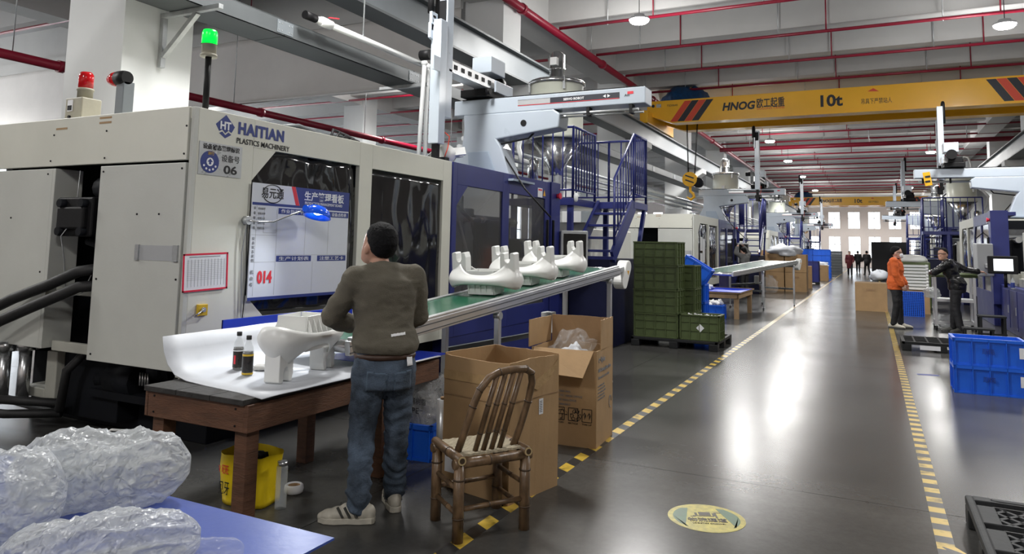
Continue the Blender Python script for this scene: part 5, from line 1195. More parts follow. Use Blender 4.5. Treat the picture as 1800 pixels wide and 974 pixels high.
MB(fr).box((.0, .006, .615), (.52, .0085, .622)).build('crease', 'cardboard_inside', f2)
pl2, d2, n2 = face_plane(L_, N_)
fr2 = Matrix.Translation(L_) @ Matrix(((d2.x, n2.x, 0, 0), (d2.y, n2.y, 0, 0), (0, 0, 1, 0), (0, 0, 0, 1)))
MB(fr2).box((.0, .006, .600), (.57, .0085, .607)).build('crease', 'cardboard_inside', f1)
MB(fr2).box((.0, .007, .70), (.57, .0088, .76)).build('packing_tape', 'tape_clear', f1)
MB(fr2).box((.03, .007, .10), (.16, .009, .24)).build('shipping_label', 'paper', f1)

N2, L2, R2 = Vector((5.60, 2.01, 0)), Vector((5.56, 2.56, 0)), Vector((6.09, 2.04, 0)); B2 = L2+R2-N2
t = thing('cardboard_box', 'open printed cardboard box full of plastic film by the conveyor leg', 'box', N2)
H2 = .76
g1 = wall(t, L2, N2, 0, H2); g2 = wall(t, N2, R2, 0, H2); g3 = wall(t, R2, B2, 0, H2, material='cardboard'); wall(t, B2, L2, 0, H2)
MB().add([tuple(v+Vector((0, 0, .01))) for v in (N2, R2, B2, L2)], [(0, 1, 2, 3)]).build('bottom', 'cardboard_inside', t, solid=.006)
wall(t, N2+Vector((.1, 0, 0)), R2, H2, 1.0, 'flap'); wall(t, R2, B2, H2, .99, 'flap', 'cardboard_inside'); wall(t, B2+Vector((0, .015, 0)), L2+Vector((0, .03, 0)), H2, .98, 'flap')
o = thing_flap = MB().add([(L2.x, L2.y-.02, H2), (N2.x, N2.y+.02, H2), (N2.x-.17, N2.y+.05, H2-.19), (L2.x-.17, L2.y-.06, H2-.17)], [(0, 1, 2, 3)]).build('flap', 'cardboard', t, solid=.008)
pl, d, n = face_plane(N2, R2); at2 = lambda u, z, k=.010: N2+d*u+n*k+Vector((0, 0, z))
txt('Rylec', .062, at2(.10, .665), pl, 'ink_grey', g2, bold=.001)
MB().tube([at2(.055+.016*math.cos(a), .683+.016*math.sin(a), .009) for a in [i*PI/6 for i in range(10)]], .005, 4).build('logo', 'ink_grey', g2)
txt('Self-Cleaning Litter Box', .042, at2(.03, .59), pl, 'ink_grey', g2, width=.38, bold=.001); txt('Automatic cat toilet', .036, at2(.03, .535), pl, 'ink_grey', g2, width=.33)
for i in range(5): txt('made of ABS plastic 220V', .018, at2(.03, .475-.026*i), pl, 'ink_grey', g2, width=.18+.02*(i % 3))
MB().tube([at2(.40+.035*math.cos(a), .30+.05*math.sin(a), .009) for a in [i*PI/6 for i in range(11)]], .003, 4).build('hand_hole', 'ink_grey', g2)
pl, d, n = face_plane(L2, N2); at3 = lambda u, z, k=.010: L2+d*u+n*k+Vector((0, 0, z))
for i in range(3):
    u = .21+.115*i; m = MB()
    for a, b in (((0, 0), (.08, 0)), ((.08, 0), (.08, .1)), ((.08, .1), (0, .1)), ((0, .1), (0, 0))): m.beam(at3(u+a[0], .20+a[1], .008), at3(u+b[0], .20+b[1], .008), .004, .004)
    q = m.build('handling_icon', 'ink_black', g1)
    if i == 0: txt('\u2602', .09, at3(u+.006, .215), pl, 'ink_black', q)
    elif i == 1: txt('\u267B', .09, at3(u+.006, .215), pl, 'ink_black', q)
    else: txt('\u2191\u2191', .075, at3(u+.006, .22), pl, 'ink_black', q, width=.068)
    txt(('KEEP DRY', 'RECYCLE', 'THIS UP')[i], .018, at3(u, .175), pl, 'ink_black', q, width=.08)
for i in range(4): txt('SMART PET SERIES DEVICE', .022, at3(.18, .42-.034*i), pl, 'ink_grey', g1, width=.16+.1*(i == 1)+.05*(i == 2))
o = crumple('film_bag', 'crumpled clear plastic film heaped in the printed cardboard box', 'plastic film', (5.83, 2.29, .56), .185, 'film_thin', 5.2, 40, 22, .95)
o = crumple('film_bag', 'folded white plastic sheet under the clear film in the printed box', 'plastic film', (5.84, 2.28, .45), .175, 'sheet_white', 8.2, 30, 16, .95)

# ------------------------------------------------------------------ bamboo chair (FL, FR carry the back; it faces away from the camera)
FLp, FRp, BLp, BRp = Vector((3.51, 2.04, 0)), Vector((3.86, 1.81, 0)), Vector((3.73, 2.32, 0)), Vector((4.08, 2.10, 0))
t = thing('bamboo_chair', 'worn bamboo chair with a woven seat standing on the striped floor tape', 'chair', FLp)
up3 = Vector((0, 0, 1)); SH = .43
def culm(p, q, r, name, parent=t, nodes=(.45,), taper=1.0, cut=False):
    o = MB().cyl(p, q, r, r*taper, n=12).build(name, 'bamboo', parent)
    for k in nodes: c = Vector(p).lerp(Vector(q), k); dd = (Vector(q)-Vector(p)).normalized(); MB().cyl(c-dd*.004, c+dd*.004, r*1.09, n=12).build('node', 'bamboo_node', o)
    if cut:
        dd = (Vector(q)-Vector(p)).normalized()
        for e, s in ((Vector(p), -1), (Vector(q), 1)): MB().cyl(e, e+dd*s*.002, r*.92, n=12).build('cut_end', 'bamboo_cut', o); MB().cyl(e+dd*s*.002, e+dd*s*.003, r*.6, n=10).build('hollow', 'bamboo_node', o)
    return o
for p in (FLp, FRp, BLp, BRp): culm(p, p+up3*(SH-.01), .031, 'leg', nodes=(.3, .78), taper=.93)
for a, b in ((FLp, FRp), (BLp, BRp)):
    e = (b-a).normalized()*.035; culm(a-e+up3*(SH-.02), b+e+up3*(SH-.02), .027, 'seat_rail', cut=False)
for a, b in ((FLp, BLp), (FRp, BRp)):
    e = (b-a).normalized()*.04; culm(a-e+up3*(SH+.005), b+e+up3*(SH+.005), .026, 'seat_rail', cut=True)
for a, b, z in ((FLp, FRp, .17), (BLp, BRp, .19), (FLp, BLp, .14), (FRp, BRp, .12), (FLp, BLp, .27), (FRp, BRp, .25)): culm(a+up3*z, b+up3*z, .014, 'stretcher')
m = MB(); q = [FLp, FRp, BRp, BLp]; c = sum(q, Vector())/4
vs = []; fs = []; n = 14
for i in range(n+1):
    for j in range(n+1):
        p = (q[0].lerp(q[1], i/n)).lerp(q[3].lerp(q[2], i/n), j/n); p = c+(p-c)*.93
        vs.append((p.x, p.y, SH+.014-.02*math.sin(PI*i/n)*math.sin(PI*j/n)+.004*((i+j) % 2)))
for i in range(n):
    for j in range(n): fs.append((i*(n+1)+j, (i+1)*(n+1)+j, (i+1)*(n+1)+j+1, i*(n+1)+j+1))
MB().add(vs, fs, False).build('woven_seat', 'woven', t, solid=.012)
# hoop back leaning towards the camera
uu = (FRp-FLp).normalized(); bk = -(BLp-FLp).normalized()
def hoop(s, z, lean): return FLp.lerp(FRp, s)+up3*(SH+(z-SH)*.90)+bk*lean+uu*max(0, z-SH)*.17+(BLp-FLp).normalized()*.06
pts = [hoop(.04, SH, -.03), hoop(.06, SH+.13, .0), hoop(.08, SH+.30, .035), hoop(.12, SH+.40, .05), hoop(.22, SH+.475, .062), hoop(.36, SH+.505, .068), hoop(.55, SH+.515, .07), hoop(.76, SH+.512, .07), hoop(.87, SH+.485, .064), hoop(.93, SH+.42, .052), hoop(.94, SH+.30, .035), hoop(.93, SH+.13, .0), hoop(.90, SH, -.03)]
h = MB().tube(pts, .021, 12).build('back_hoop', 'bamboo', t)
for i in (2, 3, 5, 7, 8, 10): MB().cyl(pts[i]-(pts[i+1]-pts[i]).normalized()*.004, pts[i]+(pts[i+1]-pts[i]).normalized()*.004, .0235, n=12).build('node', 'bamboo_node', h)
for i in range(4):
    s = .30+.125*i; o = culm(hoop(s, SH-.0, -.02), hoop(s+.03, SH+.50, .068), .0155, 'back_slat', nodes=(.25, .6))
# ------------------------------------------------------------------ things under and beside the table
def crate_mesh(w, d, h, ribs=(4, 3), hr=(.33, .66), rim=.03, th=.012):
    m = MB(); x, y = w/2, d/2
    m.box((-x, -y, 0), (x, y, th)).box((-x, -y, 0), (x, -y+th, h)).box((-x, y-th, 0), (x, y, h)).box((-x, -y, 0), (-x+th, y, h)).box((x-th, -y, 0), (x, y, h))
    r = .02
    for s in (-1, 1):
        m.box((-x-r, s*y-(r if s < 0 else 0), h-rim), (x+r, s*y+(r if s > 0 else 0), h)); m.box((s*x-(r if s < 0 else 0), -y-r, h-rim), (s*x+(r if s > 0 else 0), y+r, h))
        m.box((-x-r*.6, s*y-(r*.6 if s < 0 else 0), 0), (x+r*.6, s*y+(r*.6 if s > 0 else 0), .02)); m.box((s*x-(r*.6 if s < 0 else 0), -y-r*.6, 0), (s*x+(r*.6 if s > 0 else 0), y+r*.6, .02))
        for i in range(ribs[0]+2): u = -x+.006+(w-.012)*i/(ribs[0]+1); m.box((u-.005, s*y-(r if s < 0 else 0), 0), (u+.005, s*y+(r if s > 0 else 0), h))
        for i in range(ribs[1]+2): u = -y+.006+(d-.012)*i/(ribs[1]+1); m.box((s*x-(r if s < 0 else 0), u-.005, 0), (s*x+(r if s > 0 else 0), u+.005, h))
        for k in hr:
            m.box((-x, s*y-(r*.7 if s < 0 else 0), h*k-.004), (x, s*y+(r*.7 if s > 0 else 0), h*k+.004)); m.box((s*x-(r*.7 if s < 0 else 0), -y, h*k-.004), (s*x+(r*.7 if s > 0 else 0), y, h*k+.004))
    return m.mesh('crate')
def crate(me, lab, material, loc, rzv=0, group=None, name='plastic_crate', rot=None):
    o = link(me, name, material); tag(o, lab, 'crate', group); o.location = loc; o.rotation_euler = rot or (0, 0, rzv); return o
cm_small = crate_mesh(.42, .30, .26, (2, 1), (), .035)
crate(cm_small, 'small blue crate under the work table holding the resin sack', 'blue_plastic', (4.84, 3.12, 0), .1)
t = thing('resin_sack', 'translucent grey resin sack with black print standing in the small blue crate', 'sack', (4.84, 3.12, .02))
vs = []; fs = []; n, m_ = 28, 16
for i in range(n):
    for j in range(m_):
        a = 2*PI*i/n; z = j/(m_-1); r = 1+.18*noise.noise(Vector((math.cos(a)*1.6, math.sin(a)*1.6, z*3)))-.25*z**4
        vs.append((4.84+.165*r*math.copysign(abs(math.cos(a))**.7, math.cos(a)), 3.12+.115*r*math.copysign(abs(math.sin(a))**.7, math.sin(a)), .025+.56*z+.02*noise.noise(Vector((a, z*4, 3)))*z))
for i in range(n):
    for j in range(m_-1): fs.append((i*m_+j, ((i+1) % n)*m_+j, ((i+1) % n)*m_+j+1, i*m_+j+1))
MB().add(vs, fs, True).build('film', 'film_grey', t)
MB().lathe((4.84, 3.12, .03), [(.10, 0), (.105, .3), (.08, .42)], 12).build('resin_filling', 'camouflage_grey', t)
txt('聚乙烯树脂', .052, (4.655, 3.23, .40), XE, 'ink_black', t, width=.22); txt('LDPE', .06, (4.657, 3.21, .33), XE, 'ink_black', t, width=.14); txt('EVERPURE RESIN', .022, (4.667, 3.21, .50), XE, 'ink_grey', t, width=.12)
t = thing('film_roll', 'upright grey roll of stretch film beside the tall cardboard box', 'film roll', (4.50, 2.76, 0))
MB().cyl((4.50, 2.76, 0), (4.50, 2.76, .50), .045, n=20).build('film', 'aluminium', t); MB().cyl((4.50, 2.76, .50), (4.50, 2.76, .515), .022, n=14).build('core', 'cardboard_inside', t)
# yellow bag
t = thing('shopping_bag', 'bright yellow plastic bag with black print behind the table leg', 'bag', (3.42, 3.47, 0))
vs = []; fs = []; n, m_ = 32, 12
for i in range(n):
    for j in range(m_):
        a = 2*PI*i/n; z = j/(m_-1); r = 1+.10*noise.noise(Vector((math.cos(a)*2, math.sin(a)*2, z*2.5)))+.10*z
        vs.append((3.42+.12*r*math.copysign(abs(math.cos(a))**.6, math.cos(a)), 3.47+.165*r*math.copysign(abs(math.sin(a))**.6, math.sin(a)), .004+.30*z+(.03*noise.noise(Vector((a*1.3, 5, 2)))*z)))
for i in range(n):
    for j in range(m_-1): fs.append((i*m_+j, ((i+1) % n)*m_+j, ((i+1) % n)*m_+j+1, i*m_+j+1))
fs.append(tuple(i*m_ for i in range(n)))
bg_ = MB().add(vs, fs, True).build('film', 'yellow_bag', t)
Pb = Matrix.Rotation(.0, 4, 'Z') @ XE
txt('B贝牙', .075, (3.282, 3.445, .20), XE, 'ink_black', t, width=.10); txt('见牙', .085, (3.290, 3.60, .07), XE, 'ink_black', t, width=.085); txt('V 旺旺', .06, (3.284, 3.60, .19), XE, 'ink_red', t, width=.08)
MB().prism([(3.44, .02), (3.36, .02), (3.355, .09), (3.38, .12), (3.42, .12), (3.445, .09)], 'x', 3.284, 3.290).build('print_patch', 'ink_white', t)
crumple('black_bag', 'black rubbish showing in the mouth of the yellow bag', 'rubbish', (3.42, 3.45, .19), .10, 'black', 2.2)
t = thing('tape_roll', 'white roll of packing tape lying under the work table', 'tape', (3.66, 3.34, 0))
MB().tube([(3.66+.048*math.cos(2*PI*i/20), 3.34+.048*math.sin(2*PI*i/20), .03) for i in range(20)], .014, 8, closed=True, flat=2.0).build('tape', 'paper', t)
MB().tube([(3.66+.036*math.cos(2*PI*i/20), 3.34+.036*math.sin(2*PI*i/20), .03) for i in range(20)], .004, 6, closed=True, flat=6).build('core', 'cardboard_inside', t)
t = thing('glass_jar', 'tall clear jar standing by the yellow bag', 'jar', (3.42, 3.22, 0))
MB().lathe((3.42, 3.22, 0), [(.03, 0), (.034, .005), (.034, .24), (.03, .25), (.028, .25)], 18).build('body', 'clear_plastic', t); MB().lathe((3.42, 3.22, 0), [(.026, .25), (.03, .252), (.03, .275)], 16).build('lid', 'steel', t)
# ------------------------------------------------------------------ low table with blue sheet and film-wrapped bundles
t = thing('packing_bench', 'low bench carrying the pale blue sheet at the bottom of the view', 'bench', (1.3, 2.9, 0))
for x in (.75, 1.9):
    for y in (1.85, 3.9): MB().box((x-.04, y-.04, 0), (x+.04, y+.04, .55)).build('leg', 'wood', t)
for y in (1.85, 3.9): MB().box((.71, y-.03, .48), (1.94, y+.03, .55)).build('cross_rail', 'wood', t)
for x in (.75, 1.32, 1.9): MB().box((x-.05, 1.75, .55), (x+.05, 4.1, .594)).build('bearer', 'wood', t)
o = MB().box((.62, 1.655, .595), (2.02, 4.6, .603)).build('plastic_sheet', 'blue_sheet'); tag(o, 'large pale blue corrugated plastic sheet under the film-wrapped bundles', 'sheet')
def bundle(lab, p, q, r, seed, material='film', flat=.8, sharp=.5, n=120, m=90):
    p = Vector(p); q = Vector(q); d = (q-p); L = d.length; d.normalize(); s = d.cross(Vector((0, 0, 1))).normalized(); u = s.cross(d)
    vs = []; fs = []
    for i in range(m):
        k = i/(m-1); rr = r*(1-abs(2*k-1)**5*.75); c = p.lerp(q, k)
        for j in range(n):
            a = 2*PI*j/n; v = Vector((math.cos(a), math.sin(a), k*L/r*.5))
            rd = lambda q, e: (1-abs(noise.noise(q)))**e
            f = 1+.24*noise.noise(v*1.2+Vector((seed, 0, 0)))+.20*(rd(v*1.7+Vector((0, seed, 0)), 3)-.4)+.10*(rd(Vector((v.x*3.2, v.y*3.2, v.z*5+seed)), 3)-.4)+.035*(rd(Vector((v.x*7+seed, v.y*8, v.z*9)), 3)-.4)
            x = c+s*rr*f*math.cos(a)+u*rr*f*math.sin(a)*flat
            vs.append((x.x, x.y, max(.606, x.z)))
    for i in range(m-1):
        for j in range(n): fs.append((i*n+j, i*n+(j+1) % n, (i+1)*n+(j+1) % n, (i+1)*n+j))
    fs += [tuple(range(n)), tuple(reversed(range((m-1)*n, m*n)))]
    return tag(MB().add(vs, fs, True).build('film_bundle', material), lab, 'film bundle')
bundle('long bundle wrapped in shiny clear film lying on the pale blue sheet', (1.60, 2.80, .735), (2.03, 2.38, .735), .135, 1.7, flat=.95)
bundle('film bundle behind the long shiny one on the blue sheet', (1.72, 3.0, .70), (2.12, 2.62, .70), .095, 4.4)
bundle('rounded film-wrapped bundle at the corner below the black hoses', (1.25, 2.65, .76), (1.62, 2.50, .72), .14, 8.6, flat=1.0)
bundle('crumpled loose film in front of the long shiny bundle', (1.30, 2.30, .66), (1.72, 1.95, .65), .125, 12.1, 'film', flat=.75)
bundle('thin loose tail of clear film hanging over the pale blue sheet', (1.62, 1.95, .63), (1.78, 1.82, .62), .06, 6.1, 'film_thin', flat=.6)

# ------------------------------------------------------------------ pallets and crates
def make_pallet(lab, x0, y0, w, d, h=.15, material='black_plastic', slots='grid', n=6, m=6):
    t = thing('plastic_pallet', lab, 'pallet', (x0+w/2, y0+d/2, 0)); P = lambda mb, nm, **k: mb.build(nm, material, t, **k)
    fx, fy = (.14, .14, .14), (.14, .14, .14)
    for i in range(3):
        for j in range(3):
            x = x0+(w-.14)*i/2; y = y0+(d-.14)*j/2; P(MB().box((x, y, 0), (x+.14, y+.14, h-.04)), 'foot', bevel=.01)
    rim = MB().box((x0, y0, h-.045), (x0+w, y0+.05, h)).box((x0, y0+d-.05, h-.045), (x0+w, y0+d, h)).box((x0, y0, h-.045), (x0+.05, y0+d, h)).box((x0+w-.05, y0, h-.045), (x0+w, y0+d, h)); P(rim, 'deck_rim', bevel=.006)
    for i in range(1, n): x = x0+w*i/n; P(MB().box((x-.012, y0+.03, h-.04), (x+.012, y0+d-.03, h-.002)), 'deck_bar')
    for j in range(1, m): y = y0+d*j/m; P(MB().box((x0+.03, y-.012, h-.04), (x0+w-.03, y+.012, h-.002)), 'deck_bar')
    P(MB().box((x0+.02, y0+.02, h-.05), (x0+w-.02, y0+d-.02, h-.03)), 'deck_plate')
    return t
make_pallet('black plastic pallet under the green crates', 11.70, 2.20, 1.25, 1.40)
gm = crate_mesh(.70, .50, .385, (3, 2), (.36, .70), .02)
gs = crate_mesh(.60, .42, .40, (3, 2), (.36, .70), .02)
GR = PI/2
for i in range(4): crate(gm, ('lowest', 'second lowest', 'third lowest', 'topmost')[i]+' dark green crate of the four-high stack in front', 'green_crate', (12.02, 3.21, .151+.39*i), GR+.02*((-1)**i), 'dark green crates')
for i in range(3): crate(gm, ('lowest', 'middle', 'topmost')[i]+' dark green crate of the three-high stack behind the taller one', 'green_crate', (12.62, 3.06, .151+.39*i), GR, 'dark green crates')
crate(gs, 'single dark green crate full of white fittings with a white label', 'green_crate', (12.0, 2.50, .151), GR, 'dark green crates')
lb = MB().box((11.774, 2.44, .30), (11.777, 2.53, .39), Matrix.Rotation(.75, 3, 'X')).build('paper_label', 'paper'); tag(lb, 'white diamond paper label on the single green crate', 'label')
def heap(name, lab, cat, cx, cy, w, d, z0, z1, r, material, n, seed):
    rnd = random.Random(seed); m = MB()
    for i in range(n):
        x = cx+rnd.uniform(-.5, .5)*(w-2*r); y = cy+rnd.uniform(-.5, .5)*(d-2*r); z = rnd.uniform(z0, z1); a = Vector((rnd.uniform(-1, 1), rnd.uniform(-1, 1), rnd.uniform(-.6, .6))).normalized()*r*.8
        c = Vector((x, y, z)); m.cyl(c-a, c+a, r*.55, r*.4, n=7)
    o = m.build(name, material); tag(o, lab, cat); o['kind'] = 'stuff'; return o
heap('white_fittings', 'small white plastic fittings filling the single green crate', 'fittings', 12.0, 2.50, .40, .58, .44, .52, .035, 'white', 170, 3)
bl = crate_mesh(.50, .36, .32, (2, 1), (), .03)
crate(bl, 'lower upright blue crate behind the green stacks', 'blue_plastic', (13.45, 2.98, 0), GR, 'blue crates behind the green stacks'); crate(bl, 'middle upright blue crate behind the green stacks', 'blue_plastic', (13.45, 2.98, .325), GR, 'blue crates behind the green stacks'); crate(bl, 'upper upright blue crate behind the green stacks', 'blue_plastic', (13.45, 2.98, .65), GR, 'blue crates behind the green stacks')
crate(bl, 'bright blue crate tipped over on top of its stack beside the green crates', 'blue_plastic', (13.42, 2.98, 1.08), 0, 'blue crates behind the green stacks', rot=(.0, -.55, GR+.05))
br = crate_mesh(.68, .44, .315, (3, 1), (), .035)
for i in range(2):
    c = crate(br, ('lower', 'upper')[i]+' large bright blue crate of the pair beside the dashed floor tape', 'blue_plastic', (10.21, -1.17, .001+.317*i), GR, 'large blue crates'); 
    q = txt('\u5468\u8f6c\u7bb1', .07, (9.967, -1.10, .15+.317*i), XE, 'ink_navy', None, width=.12); tag(q, 'dark printed mark on the '+('lower', 'upper')[i]+' large blue crate', 'print')
    q = MB().box((9.963, -1.50, .12+.317*i), (9.966, -1.455, .24+.317*i)).build('paper_label', 'paper'); tag(q, 'torn white label on the corner of the '+('lower', 'upper')[i]+' large blue crate', 'label')
make_pallet('black plastic pallet lying before the man in the black jacket', 13.75, -1.55, 1.0, 1.15)
o = MB().box((13.742, -.95, .03), (13.748, -.66, .10)).build('paper_label', 'paper'); tag(o, 'grey-white label on the side of the flat black pallet', 'label')
# slotted grey pallet in the corner
t = thing('plastic_pallet', 'grey-black pallet with diagonal lattice deck and two long hand slots', 'pallet', (4.65, -1.0, 0)); x0, x1, y0, y1, h = 3.9, 5.27, -1.65, -.46, .16
for x in (x0, (x0+x1)/2-.07, x1-.14):
    for y in (y0, (y0+y1)/2-.07, y1-.14): MB().box((x, y, 0), (x+.14, y+.14, h-.05)).build('foot', 'grey_plastic', t, bevel=.01)
SLOTS = (5.14, 4.74, 4.34)
MB().box((x0, y1-.045, h-.05), (x1, y1, h)).build('deck_rim', 'grey_plastic', t, bevel=.012)
ed = [x1]+[v for c in SLOTS for v in (c+.045, c-.045)]+[x0]
for a, b in zip(ed[0::2], ed[1::2]): MB().box((b, y1-.13, h-.05), (a, y1-.04, h)).build('deck_rim', 'grey_plastic', t, bevel=.006)
for c in SLOTS:
    for s in (-1, 1): MB().box((c+s*.050-.006, y1-.46, h-.05), (c+s*.050+.006, y1-.12, h)).build('slot_edge', 'grey_plastic', t)
    MB().box((c-.056, y1-.47, h-.05), (c+.056, y1-.455, h)).build('slot_edge', 'grey_plastic', t)
for x in (x1-.05, x0): MB().box((x, y0, h-.05), (x+.05, y1-.13, h)).build('deck_rim', 'grey_plastic', t, bevel=.008)
MB().box((x0+.05, y0, h-.05), (x1-.05, y0+.06, h)).build('deck_rim', 'grey_plastic', t, bevel=.008)
k = -14
while k < 15:
    c = .115*k
    for s in (1, -1):
        a = Vector((4.6+c, y0+.03)); 
        runs = [[]]
        for yy in [y0+.05+(y1-.13-y0-.05)*q/40 for q in range(41)]:
            xx = 4.6+c+s*(yy-(y0+y1)/2)*1.1
            if x0+.04 < xx < x1-.04 and not (yy > y1-.465 and any(abs(xx-q) < .052 for q in SLOTS)): runs[-1].append((xx, yy))
            elif runs[-1]: runs.append([])
        for xs in runs:
            if len(xs) > 1: MB().beam((xs[0][0], xs[0][1], h-.022), (xs[-1][0], xs[-1][1], h-.022), .022, .036).build('lattice_bar', 'grey_plastic', t)
    k += 1
MB().box((x0+.03, y0+.03, .03), (x1-.03, y1-.03, .04)).build('lower_plate', 'black_plastic', t)

# ------------------------------------------------------------------ floor emblem
t = thing('floor_emblem', 'round yellow and green logistics aisle emblem worn into the floor', 'floor sign', (4.55, .93, 0))
mat('emblem_yellow', (.42, .36, .06), .4, var=.35, vs=22); mat('emblem_green', (.06, .13, .07), .4, var=.25, vs=18); mat('emblem_grey', (.07, .06, .05), .5, var=.3, vs=25)
E0 = place(4.55, .93, 0, -PI/2+.39)
MB(E0).cyl((0, 0, 0), (0, 0, .0012), .226, n=48).build('disc', 'emblem_yellow', t)
for s in (-1, 1):
    pts = [(s*.195*math.cos(a), .195*math.sin(a)) for a in [-.85+1.7*i/14 for i in range(15)]]
    pts = pts+[(s*(.085 if pts[-1][1] > 0 else .13), .155), (s*.145, -.14)]
    MB(E0).prism(pts, 'z', .0012, .0018).build('green_segment', 'emblem_green', t)
for x0_, x1_, y0_, y1_ in ((-.075, .05, .02, .03), (-.06, -.045, .035, .075), (-.035, .035, .035, .09), (.045, .058, .03, .075), (.058, .07, -.0, .085), (.06, .10, .08, .088), (-.09, -.06, .01, .02)):
    MB(E0).box((x0_, y0_, .0012), (x1_, y1_, .0019)).build('cart_icon', 'emblem_grey', t)
txt('物流通道', .062, (0, 0, 0), E0 @ Matrix.Translation((-.115, -.06, .002)), 'emblem_grey', t, width=.23, bold=.001)
txt('LOGISTICS CHANNEL', .022, (0, 0, 0), E0 @ Matrix.Translation((-.095, -.10, .002)), 'emblem_grey', t, width=.19)
o = MB(place(11.2, -.62, 0, -1.4)).box((-.13, -.05, 0), (.13, .05, .0015)).build('floor_sticker', 'ink_navy'); tag(o, 'small worn blue sticker on the floor near the blue crates', 'sticker')

# ------------------------------------------------------------------ second work place
t = thing('work_table', 'low plywood table with a blue cover in front of the second machine', 'table', (18.3, 3.3, 0))
MB().box((17.35, 2.75, .585), (19.6, 4.05, .615)).build('top', 'plywood', t); MB().box((17.34, 2.74, .615), (19.2, 4.05, .622)).build('cover', 'deep_blue_sheet', t)
MB().box((17.40, 2.80, .47), (17.44, 4.0, .585)).build('apron', 'plywood', t); MB().box((17.40, 2.78, .47), (19.5, 2.82, .585)).build('apron', 'plywood', t)
for x, y in ((17.42, 2.8), (19.4, 2.8), (17.42, 3.9), (19.4, 3.9)): MB().box((x, y, 0), (x+.1, y+.1, .585)).build('leg', 'plywood', t)
o = crumple('folded_bags', 'folded white plastic bags on the blue-covered table', 'bags', (17.9, 3.75, .622), .30, 'sheet_white', 4.4, sq=.3)
crate(bl, 'blue crate of white bottles under the blue-covered table', 'blue_plastic', (17.3, 3.35, 0), GR)
for i in range(9):
    a = random.Random(i+40); x, y = 17.3+a.uniform(-.11, .11), 3.35+a.uniform(-.18, .18)
    q = thing('white_bottle', 'white plastic bottle heaped in the crate under the blue-covered table', 'bottle', (x, y, .3), 0, 'white bottles in the blue crate'); R_b = Matrix.Translation((x, y, .34+.02*(i % 3))) @ Matrix.Rotation(a.uniform(-1.4, 1.4), 4, 'X') @ Matrix.Rotation(a.uniform(-.6, .6), 4, 'Y')
    MB(R_b).lathe((0, 0, -.07), [(.035, 0), (.045, .01), (.045, .10), (.02, .13)], 10).build('body', 'white', q); MB(R_b).lathe((0, 0, .06), [(.018, 0), (.018, .025)], 8).build('cap', 'white', q)
make_conveyor('second green belt conveyor in front of the worker with raised arms', Vector((18.9, 3.15, 1.02)), Vector((22.6, 2.0, 1.30)), W=1.0, legs=((.45, 0), (.97, 0)))
o = crumple('film_bag', 'limp clear plastic bag hung on the second conveyor frame', 'plastic film', (20.9, 2.55, .45), .22, 'film_thin', 7.7, 24, 14, 1.2)
# cardboard boxes and sacks further down
def simple_box(lab, x, y, w, d, h, z=0, a=0, fill=None, group=None):
    t = thing('cardboard_box', lab, 'box', (x, y, z), 0, group); Mx = place(x, y, z, a)
    p = [Mx @ Vector(q) for q in ((-w/2, -d/2, 0), (w/2, -d/2, 0), (w/2, d/2, 0), (-w/2, d/2, 0))]
    for i in range(4): wall(t, p[i], p[(i+1) % 4], z, z+h, th=.012)
    MB(Mx).box((-w/2, -d/2, .0), (w/2, d/2, .012)).build('bottom', 'cardboard_inside', t)
    if fill is None: MB(Mx).box((-w/2+.01, -d/2+.01, h-.02), (w/2-.01, d/2-.01, h-.005)).build('lid', 'cardboard', t)
    MB(Mx).box((-w/2-.013, -.12, h*.72), (-w/2-.008, .12, h*.80)).build('print', 'cardboard_inside', t)
    return t
B3 = []
for i, (x, y, z, h) in enumerate(((31.0, 3.55, 0, .75), (31.0, 2.72, 0, .75), (31.0, 3.55, .76, .70), (31.0, 2.72, .76, .70), (32.2, 3.9, .0, 1.6))):
    simple_box(('lower inner', 'lower outer', 'upper inner', 'upper outer', 'tall rear')[i]+' cardboard box of the stack beyond the second conveyor', x, y, .8, .78, h, z, fill=1 if z else None, group='boxes beyond the second conveyor')
crumple('white_parts_bag', 'heap of white film bags on the cardboard boxes beyond the second conveyor', 'bags', (31.0, 3.15, 1.38), .62, 'sheet_white', 1.4, 26, 14, .42)
simple_box('slim cardboard box standing beyond the drive end of the second conveyor', 34.2, 2.62, .9, .45, .95, a=.1)
simple_box('open cardboard box of white parts beside the navy bin', 43.8, 2.62, 1.2, .8, .85, fill=1)
crumple('white_parts_bag', 'white parts heaped in the box beside the navy bin', 'bags', (43.8, 2.62, .74), .42, 'sheet_white', 6.4, 20, 12, .4)
nb = crate_mesh(1.0, .75, 1.0, (3, 2), (), .05); crate(nb, 'tall navy bin beyond the slim cardboard box', 'navy', (38.4, 2.85, .12), GR)
make_pallet('dark pallet under the tall navy bin', 37.8, 2.35, 1.2, 1.0, .12)
bt = crate_mesh(.95, .7, .34, (3, 2), (), .03)
for c, (x, y) in enumerate(((48.0, 2.75), (48.0, 3.75), (50.0, 2.9))):
    for i in range(5): crate(bt, ('first', 'second', 'third', 'fourth', 'fifth')[i]+' blue crate from the floor in the '+('aisle-side', 'machine-side', 'rear')[c]+' far tower', 'blue_plastic', (x, y, .001+.345*i), GR, 'far blue crate towers')
gt = crate_mesh(1.1, .8, .2, (3, 2), (), .03); 
for i in range(8): crate(gt, ORD[i]+' slate-grey tray from the floor in the far tray tower', 'tray_grey', (58.0, 2.55, .001+.205*i), GR, 'slate-grey trays')
for i in range(3): simple_box(('nearest', 'middle', 'last')[i]+' of the far cardboard boxes along the machine row', 64+4*i, 2.6+.2*i, .9, .8, .9)

